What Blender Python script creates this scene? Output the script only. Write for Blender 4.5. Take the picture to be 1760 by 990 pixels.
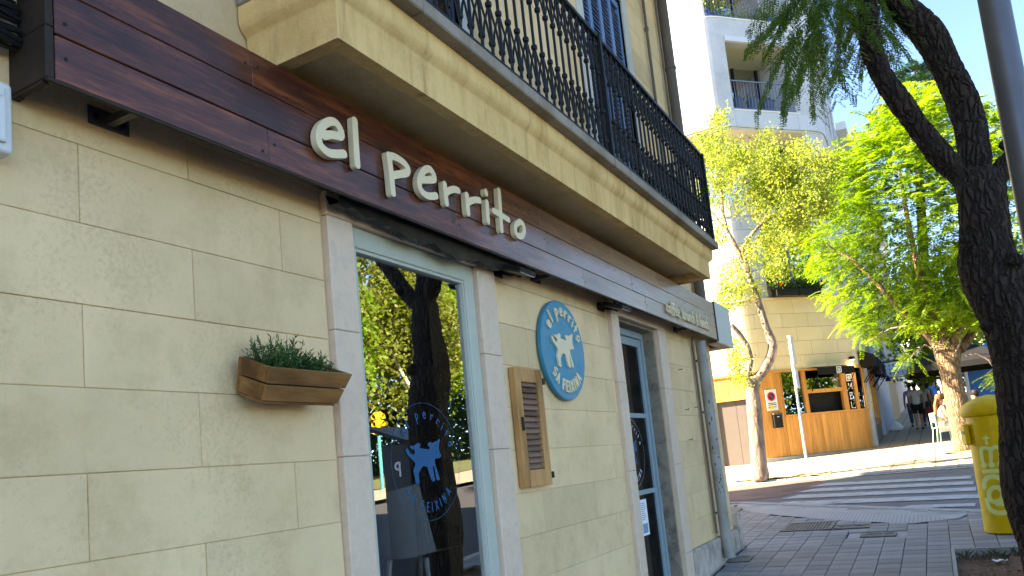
import bpy, bmesh, math, random
import numpy as np
from mathutils import Matrix, Vector, Euler
random.seed(7); RNG = np.random.default_rng(11)
for o in list(bpy.data.objects): bpy.data.objects.remove(o)
SC = bpy.context.scene; COL = SC.collection
R = math.radians
# ------------------------------------------------------------------ camera
F_PX, CX, CY = 1333.0, 880.0, 638.0
YAW, PITCH, ROLL = R(28.25), R(7.2), R(5.67)
CAM = np.array([2.18, 0.0, 1.6])
_f = np.array([-math.sin(YAW)*math.cos(PITCH), math.cos(YAW)*math.cos(PITCH), math.sin(PITCH)])
_r = np.array([math.cos(YAW), math.sin(YAW), 0.0]); _d = np.cross(_f, _r)
_c, _s = math.cos(ROLL), math.sin(ROLL)
_r2 = _c*_r+_s*_d; _d2 = -_s*_r+_c*_d
MROT = np.array([_r2, _d2, _f])
cam = bpy.data.cameras.new('camera'); camo = bpy.data.objects.new('camera', cam); COL.objects.link(camo)
cam.sensor_fit = 'HORIZONTAL'; cam.sensor_width = 36.0; cam.lens = F_PX/1760*36
cam.shift_y = (CY-495)/1760; cam.clip_start = .05; cam.clip_end = 2000
mw = Matrix.Identity(4)
for i in range(3):
    mw[i][0] = _r2[i]; mw[i][1] = -_d2[i]; mw[i][2] = -_f[i]; mw[i][3] = CAM[i]
camo.matrix_world = mw; SC.camera = camo
# ------------------------------------------------------------------ sky, sun, exposure
SUN_AZ, SUN_EL = 62.0, 36.0      # direction the light travels, degrees from +y towards +x
w = bpy.data.worlds.new('World'); SC.world = w; w.use_nodes = True
nt = w.node_tree; nt.nodes.clear()
sky = nt.nodes.new('ShaderNodeTexSky'); sky.sky_type = 'NISHITA'; sky.sun_disc = False
sky.sun_elevation = R(SUN_EL); sky.sun_rotation = R(180+SUN_AZ)
sky.altitude = 10; sky.air_density = .6; sky.dust_density = .05; sky.ozone_density = 6.0
bg = nt.nodes.new('ShaderNodeBackground'); bg.inputs[1].default_value = .10
wo = nt.nodes.new('ShaderNodeOutputWorld')
nt.links.new(sky.outputs[0], bg.inputs[0]); nt.links.new(bg.outputs[0], wo.inputs[0])
sl = bpy.data.lights.new('sun', 'SUN'); sl.energy = 5.0; sl.angle = R(.53); sl.color = (1, .93, .82)
so = bpy.data.objects.new('sun', sl); COL.objects.link(so)
_sd = Vector((math.sin(R(SUN_AZ))*math.cos(R(SUN_EL)), math.cos(R(SUN_AZ))*math.cos(R(SUN_EL)), -math.sin(R(SUN_EL))))
so.rotation_euler = _sd.to_track_quat('-Z', 'Y').to_euler(); so.location = (-20, -10, 30)
SC.view_settings.view_transform = 'Standard'; SC.view_settings.look = 'None'
SC.view_settings.exposure = 3.12
SC.view_settings.use_white_balance = True; SC.view_settings.white_balance_temperature = 8300; SC.view_settings.gamma = 1
SC.render.engine = 'CYCLES'; SC.cycles.max_bounces = 8; SC.cycles.transparent_max_bounces = 16
# ------------------------------------------------------------------ pixel -> place helpers (direction only; depth from a known plane)
def ray(x, y): return MROT.T @ np.array([(x-CX)/F_PX, (y-CY)/F_PX, 1.0])
def onx(x, y, X=0.0): d = ray(x, y); return CAM+d*((X-CAM[0])/d[0])
def ony(x, y, Y): d = ray(x, y); return CAM+d*((Y-CAM[1])/d[1])
def gz(y):
    if y < -10: return -.55
    if y < 9.5: return .055*y
    if y < 28: return .5225+.043*(y-9.5)
    if y < 80: return 1.318+.06*(y-28)
    return 4.438
def proj(p):
    v = MROT @ (np.array(p, float)-CAM); return CX+F_PX*v[0]/v[2], CY+F_PX*v[1]/v[2], v[2]
# ------------------------------------------------------------------ object helpers
WM = {}
def link(o, parent=None, world=None):
    COL.objects.link(o)
    world = world or Matrix.Identity(4)
    if parent is not None:
        o.parent = parent; o.matrix_parent_inverse = WM[parent.name].inverted()
    o.matrix_basis = world; WM[o.name] = world
    return o
def tag(o, label=None, cat=None, group=None, kind=None):
    if label: o['label'] = label
    if cat: o['category'] = cat
    if group: o['group'] = group
    if kind: o['kind'] = kind
    return o
def root(name, loc, label, cat, group=None):
    o = bpy.data.objects.new(name, None); o.empty_display_size = .2
    link(o, None, Matrix.Translation(Vector(loc))); return tag(o, label, cat, group)
class MB:
    def __init__(s): s.v = []; s.f = []
    def add(s, vs, fs):
        n = len(s.v); s.v += [tuple(map(float, p)) for p in vs]; s.f += [tuple(n+i for i in f) for f in fs]; return s
    def box(s, a, b):
        x0, y0, z0 = a; x1, y1, z1 = b
        return s.add([(x0,y0,z0),(x1,y0,z0),(x1,y1,z0),(x0,y1,z0),(x0,y0,z1),(x1,y0,z1),(x1,y1,z1),(x0,y1,z1)],
                     [(0,3,2,1),(4,5,6,7),(0,1,5,4),(1,2,6,5),(2,3,7,6),(3,0,4,7)])
    def obox(s, c, h, X, Y, Z=(0,0,1)):
        c = np.array(c, float); X = np.array(X, float)*h[0]; Y = np.array(Y, float)*h[1]; Z = np.array(Z, float)*h[2]
        P = [c+i*X+j*Y+k*Z for k in (-1, 1) for i, j in ((-1,-1),(1,-1),(1,1),(-1,1))]
        return s.add(P, [(0,3,2,1),(4,5,6,7),(0,1,5,4),(1,2,6,5),(2,3,7,6),(3,0,4,7)])
    def prism(s, pts, vec):
        n = len(pts); p = [np.array(q, float) for q in pts]; v = np.array(vec, float)
        return s.add(p+[q+v for q in p], [tuple(range(n))[::-1], tuple(range(n, 2*n))]+[(i, (i+1) % n, n+(i+1) % n, n+i) for i in range(n)])
    def tube(s, pts, rad, n=8, cap=True, flat=1.0):
        P = [np.array(p, float) for p in pts]; m = len(P)
        if not hasattr(rad, '__len__'): rad = [rad]*m
        base = len(s.v); up = None
        for i in range(m):
            t = P[min(i+1, m-1)]-P[max(i-1, 0)]; t /= (np.linalg.norm(t)+1e-9)
            if up is None:
                up = np.array([0, 0, 1.0]) if abs(t[2]) < .9 else np.array([1.0, 0, 0])
            a = np.cross(t, up); a /= (np.linalg.norm(a)+1e-9); b = np.cross(a, t); up = b
            for k in range(n):
                th = 2*math.pi*k/n
                s.v.append(tuple(P[i]+rad[i]*(math.cos(th)*a+flat*math.sin(th)*b)))
        for i in range(m-1):
            for k in range(n):
                q = base+i*n+k; q2 = base+i*n+(k+1) % n
                s.f.append((q, q2, q2+n, q+n))
        if cap:
            s.f.append(tuple(base+k for k in range(n))[::-1]); s.f.append(tuple(base+(m-1)*n+k for k in range(n)))
        return s
    def lathe(s, prof, c=(0,0,0), n=24, sx=1, sy=1):
        base = len(s.v); m = len(prof)
        for r, z in prof:
            for k in range(n):
                th = 2*math.pi*k/n; s.v.append((c[0]+sx*r*math.cos(th), c[1]+sy*r*math.sin(th), c[2]+z))
        for i in range(m-1):
            for k in range(n):
                q = base+i*n+k; q2 = base+i*n+(k+1) % n; s.f.append((q, q2, q2+n, q+n))
        s.f.append(tuple(base+k for k in range(n))[::-1]); s.f.append(tuple(base+(m-1)*n+k for k in range(n)))
        return s
    def mesh(s, name, mat=None, smooth=False, bevel=0, seg=1):
        me = bpy.data.meshes.new(name); me.from_pydata(s.v, [], s.f)
        if bevel:
            bm = bmesh.new(); bm.from_mesh(me)
            bmesh.ops.bevel(bm, geom=[e for e in bm.edges], offset=bevel, segments=seg, affect='EDGES', profile=.5)
            bm.to_mesh(me); bm.free()
        if smooth:
            me.polygons.foreach_set('use_smooth', [True]*len(me.polygons))
            try: me.set_sharp_from_angle(angle=R(40))
            except Exception: pass
        if mat: me.materials.append(mat)
        me.update(); return me
    def build(s, name, mat, parent=None, smooth=False, bevel=0, seg=1, world=None):
        return link(bpy.data.objects.new(name, s.mesh(name, mat, smooth, bevel, seg)), parent, world)
def inst(name, me, parent, world): return link(bpy.data.objects.new(name, me), parent, world)
def T(x, y, z): return Matrix.Translation((x, y, z))
# ------------------------------------------------------------------ materials
MATS = {}
def newmat(name):
    m = bpy.data.materials.new(name); m.use_nodes = True; MATS[name] = m
    t = m.node_tree; t.nodes.clear(); out = t.nodes.new('ShaderNodeOutputMaterial')
    return m, t, out
def N(t, typ, **kw):
    n = t.nodes.new(typ)
    for k, v in kw.items():
        if k.startswith('i_'): n.inputs[k[2:].replace('_', ' ')].default_value = v
        else: setattr(n, k, v)
    return n
def noise(t, co, scale, detail=6, rough=.6, stretch=None):
    n = N(t, 'ShaderNodeTexNoise'); n.inputs['Scale'].default_value = scale; n.inputs['Detail'].default_value = detail; n.inputs['Roughness'].default_value = rough
    if stretch:
        mp = N(t, 'ShaderNodeMapping'); mp.inputs['Scale'].default_value = stretch; t.links.new(co, mp.inputs[0]); co = mp.outputs[0]
    t.links.new(co, n.inputs['Vector']); return n.outputs[0]
def ramp(t, fac, stops):
    r = N(t, 'ShaderNodeValToRGB'); e = r.color_ramp.elements
    while len(e) < len(stops): e.new(.5)
    for q, (p, c) in zip(e, stops):
        q.position = p; q.color = (*c, 1) if hasattr(c, '__len__') else (c, c, c, 1)
    t.links.new(fac, r.inputs[0]); return r.outputs[0]
def mixc(t, a, b, fac, mode='MIX'):
    m = N(t, 'ShaderNodeMix', data_type='RGBA', blend_type=mode)
    for i, q in ((6, a), (7, b), (0, fac)):
        if isinstance(q, (int, float)): m.inputs[i].default_value = q
        elif isinstance(q, tuple): m.inputs[i].default_value = (*q, 1)
        else: t.links.new(q, m.inputs[i])
    return m.outputs[2]
def mat(name, col, rough=.6, var=.12, scale=4, bump=0, bscale=60, metal=0, coat=0, spec=.18, stretch=None, rand=0, dirt=None, dscale=1.5, coord='Object', bstretch=None):
    m, t, out = newmat(name)
    tc = N(t, 'ShaderNodeTexCoord').outputs[coord]
    p = N(t, 'ShaderNodeBsdfPrincipled'); t.links.new(p.outputs[0], out.inputs[0])
    c = np.array(col)
    fac = noise(t, tc, scale, stretch=stretch)
    cc = ramp(t, fac, [(.25, tuple(np.clip(c*(1-var), 0, 1))), (.75, tuple(np.clip(c*(1+var), 0, 1)))])
    if dirt is not None:
        f2 = ramp(t, noise(t, tc, dscale, 8, .65), [(.48, 0.0), (.72, 1.0)]); cc = mixc(t, cc, tuple(dirt), f2)
    if rand:
        oi = N(t, 'ShaderNodeObjectInfo'); mr = N(t, 'ShaderNodeMapRange'); mr.inputs[3].default_value = 1-rand; mr.inputs[4].default_value = 1+rand
        t.links.new(oi.outputs['Random'], mr.inputs[0])
        hv = N(t, 'ShaderNodeHueSaturation'); t.links.new(mr.outputs[0], hv.inputs['Value']); t.links.new(cc, hv.inputs['Color']); cc = hv.outputs[0]
    t.links.new(cc, p.inputs['Base Color'])
    rr = ramp(t, noise(t, tc, scale*2.3), [(.3, max(rough-.1, 0.02)), (.7, min(rough+.1, 1))])
    t.links.new(rr, p.inputs['Roughness'])
    p.inputs['Metallic'].default_value = metal; p.inputs['Coat Weight'].default_value = coat; p.inputs['Coat Roughness'].default_value = .15
    p.inputs['Specular IOR Level'].default_value = spec
    if bump:
        b = N(t, 'ShaderNodeBump'); b.inputs['Strength'].default_value = min(1, bump); b.inputs['Distance'].default_value = .01
        t.links.new(noise(t, tc, bscale, 6, .65, stretch=bstretch), b.inputs['Height']); t.links.new(b.outputs[0], p.inputs['Normal'])
    return m
def leafmat(name, c1, c2, trans=.5, rough=.5):
    m, t, out = newmat(name); tc = N(t, 'ShaderNodeTexCoord').outputs['Object']
    cc = ramp(t, noise(t, tc, 2.2, 4), [(.3, c1), (.7, c2)])
    g = N(t, 'ShaderNodeNewGeometry'); rnd = g.outputs['Random Per Island']
    mr = N(t, 'ShaderNodeMapRange'); mr.inputs[3].default_value = .7; mr.inputs[4].default_value = 1.35; t.links.new(rnd, mr.inputs[0])
    hv = N(t, 'ShaderNodeHueSaturation'); t.links.new(mr.outputs[0], hv.inputs['Value']); t.links.new(cc, hv.inputs['Color'])
    d = N(t, 'ShaderNodeBsdfPrincipled'); d.inputs['Roughness'].default_value = rough; d.inputs['Specular IOR Level'].default_value = .25; t.links.new(hv.outputs[0], d.inputs['Base Color'])
    tr = N(t, 'ShaderNodeBsdfTranslucent'); br = mixc(t, hv.outputs[0], (1.3, 1.25, .55), 1.0, 'MULTIPLY')
    hv2 = N(t, 'ShaderNodeHueSaturation'); hv2.inputs['Value'].default_value = 1.6; t.links.new(br, hv2.inputs['Color']); t.links.new(hv2.outputs[0], tr.inputs[0])
    mx = N(t, 'ShaderNodeMixShader'); mx.inputs[0].default_value = trans
    t.links.new(d.outputs[0], mx.inputs[1]); t.links.new(tr.outputs[0], mx.inputs[2]); t.links.new(mx.outputs[0], out.inputs[0]); return m
def glassmat(name, fac=.45, tint=(.75, .85, .85), gloss=(.95, .97, 1), rough=.0):
    m, t, out = newmat(name)
    gl = N(t, 'ShaderNodeBsdfGlossy'); gl.inputs[0].default_value = (*gloss, 1); gl.inputs['Roughness'].default_value = rough
    tr = N(t, 'ShaderNodeBsdfTransparent'); tr.inputs[0].default_value = (*tint, 1)
    fr = N(t, 'ShaderNodeFresnel'); fr.inputs[0].default_value = 1.5
    mr = N(t, 'ShaderNodeMapRange'); mr.inputs[3].default_value = fac; mr.inputs[4].default_value = 1.0; t.links.new(fr.outputs[0], mr.inputs[0])
    tc = N(t, 'ShaderNodeTexCoord').outputs['Object']; b = N(t, 'ShaderNodeBump'); b.inputs['Strength'].default_value = .02; b.inputs['Distance'].default_value = .02
    t.links.new(noise(t, tc, 1.2, 2), b.inputs['Height']); t.links.new(b.outputs[0], gl.inputs['Normal'])
    mx = N(t, 'ShaderNodeMixShader'); t.links.new(mr.outputs[0], mx.inputs[0]); t.links.new(tr.outputs[0], mx.inputs[1]); t.links.new(gl.outputs[0], mx.inputs[2])
    t.links.new(mx.outputs[0], out.inputs[0]); return m
def stucco(name, col, rand=.07, stain=.42, bump=.35, streak=False):
    """painted render: fine grit, pocks, soft grime patches; streak = rain and rust runs"""
    m, t, out = newmat(name); tc = N(t, 'ShaderNodeTexCoord').outputs['Object']; c = np.array(col)
    geo = N(t, 'ShaderNodeNewGeometry').outputs['Position']
    p = N(t, 'ShaderNodeBsdfPrincipled'); p.inputs['Roughness'].default_value = .9; p.inputs['Specular IOR Level'].default_value = .08; t.links.new(p.outputs[0], out.inputs[0])
    cc = ramp(t, noise(t, geo, 1.3, 7, .62), [(.32, tuple(c*np.array([.88, .87, .84]))), (.7, tuple(np.clip(c*1.06, 0, 1)))])
    gr = ramp(t, noise(t, geo, 3.1, 10, .74), [(.5, 0.0), (.68, stain)]); cc = mixc(t, cc, tuple(c*np.array([.62, .58, .5])), gr)
    sp = ramp(t, mixc(t, noise(t, geo, 60, 6, .7), noise(t, geo, 2.4, 4, .6), .45), [(.53, 0.0), (.63, .3)]); cc = mixc(t, cc, tuple(c*.5), sp)
    if streak:
        s1 = noise(t, geo, 2.1, 7, .7, stretch=(1, 2.2, .5)); f = ramp(t, s1, [(.47, 0.0), (.66, .6)]); cc = mixc(t, cc, tuple(c*np.array([.55, .42, .26])), f)
        s2 = noise(t, geo, 4, 8, .75, stretch=(1, 2.6, .2)); f = ramp(t, s2, [(.54, 0.0), (.68, .7)]); cc = mixc(t, cc, tuple(c*np.array([.45, .4, .34])), f)
    oi = N(t, 'ShaderNodeObjectInfo'); mr = N(t, 'ShaderNodeMapRange'); mr.inputs[3].default_value = 1-rand; mr.inputs[4].default_value = 1+rand; t.links.new(oi.outputs['Random'], mr.inputs[0])
    hv = N(t, 'ShaderNodeHueSaturation'); t.links.new(mr.outputs[0], hv.inputs['Value']); t.links.new(cc, hv.inputs['Color']); t.links.new(hv.outputs[0], p.inputs['Base Color'])
    b = N(t, 'ShaderNodeBump'); b.inputs['Strength'].default_value = min(1, bump*1.6); b.inputs['Distance'].default_value = .01
    t.links.new(noise(t, geo, 42, 9, .74), b.inputs['Height']); t.links.new(b.outputs[0], p.inputs['Normal']); return m
def woodmat(name, c1, c2, c3, axis, rough=.4, coat=0, scale=1.0, rand=.15, blotch=.85, gray=None, grain=14):
    m, t, out = newmat(name); geo = N(t, 'ShaderNodeNewGeometry').outputs['Position']
    oi = N(t, 'ShaderNodeObjectInfo'); ad = N(t, 'ShaderNodeVectorMath', operation='ADD'); cb = N(t, 'ShaderNodeCombineXYZ')
    for i in range(3): 
        ml = N(t, 'ShaderNodeMath', operation='MULTIPLY'); ml.inputs[1].default_value = 7.3*(i+1); t.links.new(oi.outputs['Random'], ml.inputs[0]); t.links.new(ml.outputs[0], cb.inputs[i])
    t.links.new(geo, ad.inputs[0]); t.links.new(cb.outputs[0], ad.inputs[1]); co = ad.outputs[0]
    st = [grain*scale]*3; st[axis] = grain/12*scale; g1 = noise(t, co, 1.0, 10, .74, stretch=tuple(st))
    st2 = [5*scale]*3; st2[axis] = 1.1*scale; g2 = noise(t, co, 1.0, 6, .6, stretch=tuple(st2))
    cc = ramp(t, g1, [(.28, c1), (.5, c2), (.74, c3)])
    cc = mixc(t, cc, tuple(np.array(c1)*.45), ramp(t, g2, [(.45, 0.0), (.68, blotch)]))
    if gray is not None: 
        sx = N(t, 'ShaderNodeSeparateXYZ'); t.links.new(geo, sx.inputs[0]); mr = N(t, 'ShaderNodeMapRange'); mr.inputs[1].default_value = gray[0]; mr.inputs[2].default_value = gray[1]
        t.links.new(sx.outputs[1], mr.inputs[0]); cc = mixc(t, cc, ramp(t, g1, [(.3, tuple(np.array(gray[2])*.7)), (.7, gray[2])]), mr.outputs[0])
    mr = N(t, 'ShaderNodeMapRange'); mr.inputs[3].default_value = 1-rand; mr.inputs[4].default_value = 1+rand; t.links.new(oi.outputs['Random'], mr.inputs[0])
    hv = N(t, 'ShaderNodeHueSaturation'); t.links.new(mr.outputs[0], hv.inputs['Value']); t.links.new(cc, hv.inputs['Color'])
    p = N(t, 'ShaderNodeBsdfPrincipled'); p.inputs['Specular IOR Level'].default_value = .2; t.links.new(hv.outputs[0], p.inputs['Base Color']); p.inputs['Coat Weight'].default_value = coat; p.inputs['Coat Roughness'].default_value = .2
    t.links.new(ramp(t, g2, [(.3, max(rough-.12, .05)), (.7, rough+.15)]), p.inputs['Roughness'])
    b = N(t, 'ShaderNodeBump'); b.inputs['Strength'].default_value = .35; b.inputs['Distance'].default_value = .004; t.links.new(g1, b.inputs['Height']); t.links.new(b.outputs[0], p.inputs['Normal'])
    t.links.new(p.outputs[0], out.inputs[0]); return m
CREAM = (.80, .57, .315)
m_block = stucco('cream_render', CREAM); m_groove = stucco('groove_mortar', (.64, .47, .27))
m_balc = stucco('balcony_render', (.84, .56, .24), streak=True); m_soffr = stucco('soffit_render', (.84, .60, .30)); m_coping = stucco('coping_stone', (.34, .29, .23), bump=.5, streak=True)
m_stone = mat('jamb_limestone', (.70, .52, .37), .8, .07, 5, bump=.5, bscale=45, dirt=(.60, .46, .34), dscale=22)
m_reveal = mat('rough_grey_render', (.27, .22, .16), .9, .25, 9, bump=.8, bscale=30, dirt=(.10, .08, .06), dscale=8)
m_fascia = woodmat('varnished_red_brown_wood', (.022, .006, .004), (.11, .027, .013), (.36, .10, .032), 1, .3, .4, gray=(3.4, 6.6, (.46, .31, .20)), grain=34)
m_fasend = mat('dark_stained_board', (.03, .021, .015), .6, .2, 8)
m_letter = mat('cream_letter_paint', (.72, .60, .38), .5, .03, 5)
m_iron = mat('black_wrought_iron', (.012, .012, .013), .5, .3, 20, bump=.2)
m_sage = mat('pale_blue_green_paint', (.46, .47, .38), .45, .06, 6)
m_teal = mat('blue_grey_door_paint', (.25, .33, .35), .45, .06, 6)
m_barglass = glassmat('bar_window_glass', .16, (.3, .35, .3)); m_glass = glassmat('shop_window_glass', .42, (.9, .95, .95)); m_glassd = glassmat('door_glass', .03, (.3, .33, .33), (.5, .52, .55)); m_bglass = glassmat('blue_reflecting_glass', .55, (.25, .28, .3))
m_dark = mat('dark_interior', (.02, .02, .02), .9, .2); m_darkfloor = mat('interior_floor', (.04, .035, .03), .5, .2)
m_blue = mat('sign_blue_paint', (.006, .215, .32), .45, .05, 6, spec=.4)
m_cedar = woodmat('planter_wood', (.16, .068, .02), (.26, .12, .038), (.36, .18, .065), 1, .6, scale=1.6)
m_shutwood = woodmat('natural_shutter_wood', (.46, .22, .07), (.55, .28, .10), (.62, .34, .13), 2, .6, rand=.06)
m_slat = woodmat('weathered_slat_wood', (.22, .12, .075), (.27, .155, .1), (.31, .19, .12), 1, .7, rand=.1)
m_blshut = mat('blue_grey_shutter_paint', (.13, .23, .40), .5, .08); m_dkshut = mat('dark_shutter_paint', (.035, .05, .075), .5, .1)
m_galv = mat('galvanised_pipe', (.33, .31, .27), .55, .2, 12, metal=.1, dirt=(.2, .17, .13), dscale=6); m_brownpipe = mat('brown_pipe_paint', (.14, .11, .085), .55, .1)
m_plas = mat('grey_white_plastic', (.60, .60, .57), .4, .04); m_black = mat('black_plastic', (.012, .012, .012), .4, .2)
m_steel = mat('bracket_steel', (.13, .12, .105), .5, .2, 20, metal=.6); m_paleboard = mat('pale_grey_green_board', (.50, .52, .47), .55, .05)
m_plinth = mat('marbled_plinth_stone', (.50, .42, .34), .75, .25, 7, bump=.5, bscale=35, dirt=(.16, .14, .12), dscale=6)
m_white = mat('white_paint', (.72, .72, .72), .6, .05); m_paper = mat('white_paper', (.8, .8, .8), .7, .02)
def barkmat(name, c1, c2, scale, depth, disp=False):
    m, t, out = newmat(name); tc = N(t, 'ShaderNodeTexCoord').outputs['Object']
    a = noise(t, tc, scale, 9, .7, stretch=(1, 1, .16)); b_ = noise(t, tc, scale*.25, 5, .6, stretch=(1, 1, .6))
    vz = N(t, 'ShaderNodeTexVoronoi', feature='DISTANCE_TO_EDGE'); vz.inputs['Scale'].default_value = scale*.9
    mp = N(t, 'ShaderNodeMapping'); mp.inputs['Scale'].default_value = (1, 1, .22); wv = mixc(t, tc, noise(t, tc, 6, 4), .12); t.links.new(wv, mp.inputs[0]); t.links.new(mp.outputs[0], vz.inputs['Vector'])
    crack = ramp(t, vz.outputs[0], [(.0, 0.0), (.25, 1.0)]); h = mixc(t, crack, a, .5)
    cc = ramp(t, mixc(t, h, b_, .35), [(.25, c1), (.7, c2)])
    p = N(t, 'ShaderNodeBsdfPrincipled'); p.inputs['Roughness'].default_value = .92; p.inputs['Specular IOR Level'].default_value = .2; t.links.new(cc, p.inputs['Base Color'])
    bp = N(t, 'ShaderNodeBump'); bp.inputs['Strength'].default_value = 1; bp.inputs['Distance'].default_value = depth; t.links.new(h, bp.inputs['Height']); t.links.new(bp.outputs[0], p.inputs['Normal']); t.links.new(p.outputs[0], out.inputs[0])
    if disp:
        d = N(t, 'ShaderNodeDisplacement'); d.inputs['Scale'].default_value = disp; d.inputs['Midlevel'].default_value = .5; t.links.new(mixc(t, h, b_, .6), d.inputs['Height']); t.links.new(d.outputs[0], out.inputs['Displacement']); m.displacement_method = 'BOTH'
    return m
m_bark = barkmat('dark_bark', (.010, .007, .006), (.050, .034, .025), 26, .03, .05)
m_bark2 = barkmat('pale_brown_bark', (.10, .06, .035), (.30, .20, .12), 22, .03); m_bark3 = barkmat('grey_smooth_bark', (.13, .095, .075), (.29, .22, .175), 14, .012)
m_leafA = leafmat('olive_green_leaf', (.09, .15, .028), (.25, .28, .06), .45); m_leafB = leafmat('bright_green_frond', (.06, .145, .012), (.17, .25, .02), .45)
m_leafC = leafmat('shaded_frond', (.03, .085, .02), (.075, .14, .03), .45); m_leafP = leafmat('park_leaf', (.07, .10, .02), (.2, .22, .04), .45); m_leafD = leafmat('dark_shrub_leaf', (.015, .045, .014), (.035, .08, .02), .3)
m_conif = leafmat('blue_green_conifer', (.012, .05, .035), (.03, .09, .06), .2)
# ------------------------------------------------------------------ flat shapes with smooth outlines (letters, emblems)
def sd_strokes(strokes, r):
    segs = []
    for st in strokes:
        rr = r
        if isinstance(st, tuple): st, rr = st
        if len(st) == 1: st = [st[0], (st[0][0]+1e-5, st[0][1])]
        for a, b in zip(st[:-1], st[1:]): segs.append((*a, *b, rr))
    S = np.array(segs, float)
    def f(X, Y):
        out = np.full(X.shape, 9.0)
        for ax, ay, bx, by, rr in S:
            dx, dy = bx-ax, by-ay; L = dx*dx+dy*dy+1e-12
            t = np.clip(((X-ax)*dx+(Y-ay)*dy)/L, 0, 1)
            out = np.minimum(out, np.hypot(X-ax-t*dx, Y-ay-t*dy)-rr)
        return out
    xs = np.concatenate([S[:, 0], S[:, 2]]); ys = np.concatenate([S[:, 1], S[:, 3]]); m = S[:, 4].max()
    return f, (xs.min()-m, ys.min()-m, xs.max()+m, ys.max()+m)
def sd_poly(polys):
    polys = [np.array(p, float) for p in polys]
    def f(X, Y):
        d = np.full(X.shape, 9.0); ins = np.zeros(X.shape, bool)
        for p in polys:
            for (ax, ay), (bx, by) in zip(p, np.roll(p, -1, 0)):
                dx, dy = bx-ax, by-ay; L = dx*dx+dy*dy+1e-12
                t = np.clip(((X-ax)*dx+(Y-ay)*dy)/L, 0, 1)
                d = np.minimum(d, np.hypot(X-ax-t*dx, Y-ay-t*dy))
                c = ((ay > Y) != (by > Y)) & (X < (bx-ax)*(Y-ay)/((by-ay) if abs(by-ay) > 1e-12 else 1e-12)+ax); ins ^= c
        return np.where(ins, -d, d)
    a = np.concatenate(polys); return f, (a[:, 0].min(), a[:, 1].min(), a[:, 0].max(), a[:, 1].max())
def flat(sd, h, depth, place, mb=None):
    """fill an outline; place(u, v, w) -> world, w from 0 (back) to depth (front). depth 0 = single sheet"""
    f, (x0, y0, x1, y1) = sd; mb = mb or MB()
    xs = np.arange(x0-1.5*h, x1+2.5*h, h); ys = np.arange(y0-1.5*h, y1+2.5*h, h)
    X, Y = np.meshgrid(xs, ys, indexing='ij'); V = f(X, Y); ids = {}; fr = []; faces = []; bnd = []
    def vid(k, p):
        if k not in ids: ids[k] = len(fr); fr.append(p)
        return ids[k]
    ci, cj = np.where((np.minimum.reduce([V[:-1, :-1], V[1:, :-1], V[1:, 1:], V[:-1, 1:]]) < 0))
    for i, j in zip(ci, cj):
        cs = [(i, j), (i+1, j), (i+1, j+1), (i, j+1)]; poly = []; kinds = []
        for a, b in zip(cs, cs[1:]+cs[:1]):
            va, vb = V[a], V[b]
            if va < 0: poly.append(vid(('c', a), (xs[a[0]], ys[a[1]]))); kinds.append(0)
            if (va < 0) != (vb < 0):
                t = va/(va-vb); k = ('e', min(a, b), max(a, b))
                poly.append(vid(k, (xs[a[0]]+t*(xs[b[0]]-xs[a[0]]), ys[a[1]]+t*(ys[b[1]]-ys[a[1]])))); kinds.append(1 if va < 0 else 2)
        if len(poly) < 3: continue
        faces.append(tuple(poly))
        for q in range(len(poly)):
            if kinds[q] == 1 and kinds[(q+1) % len(poly)] == 2: bnd.append((poly[q], poly[(q+1) % len(poly)]))
    n = len(fr); vs = [place(u, v, depth) for u, v in fr]; fs = list(faces)
    if depth:
        vs += [place(u, v, 0) for u, v in fr]; fs += [(a, b, n+b, n+a)[::-1] for a, b in bnd]
    return mb.add(vs, fs)
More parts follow.
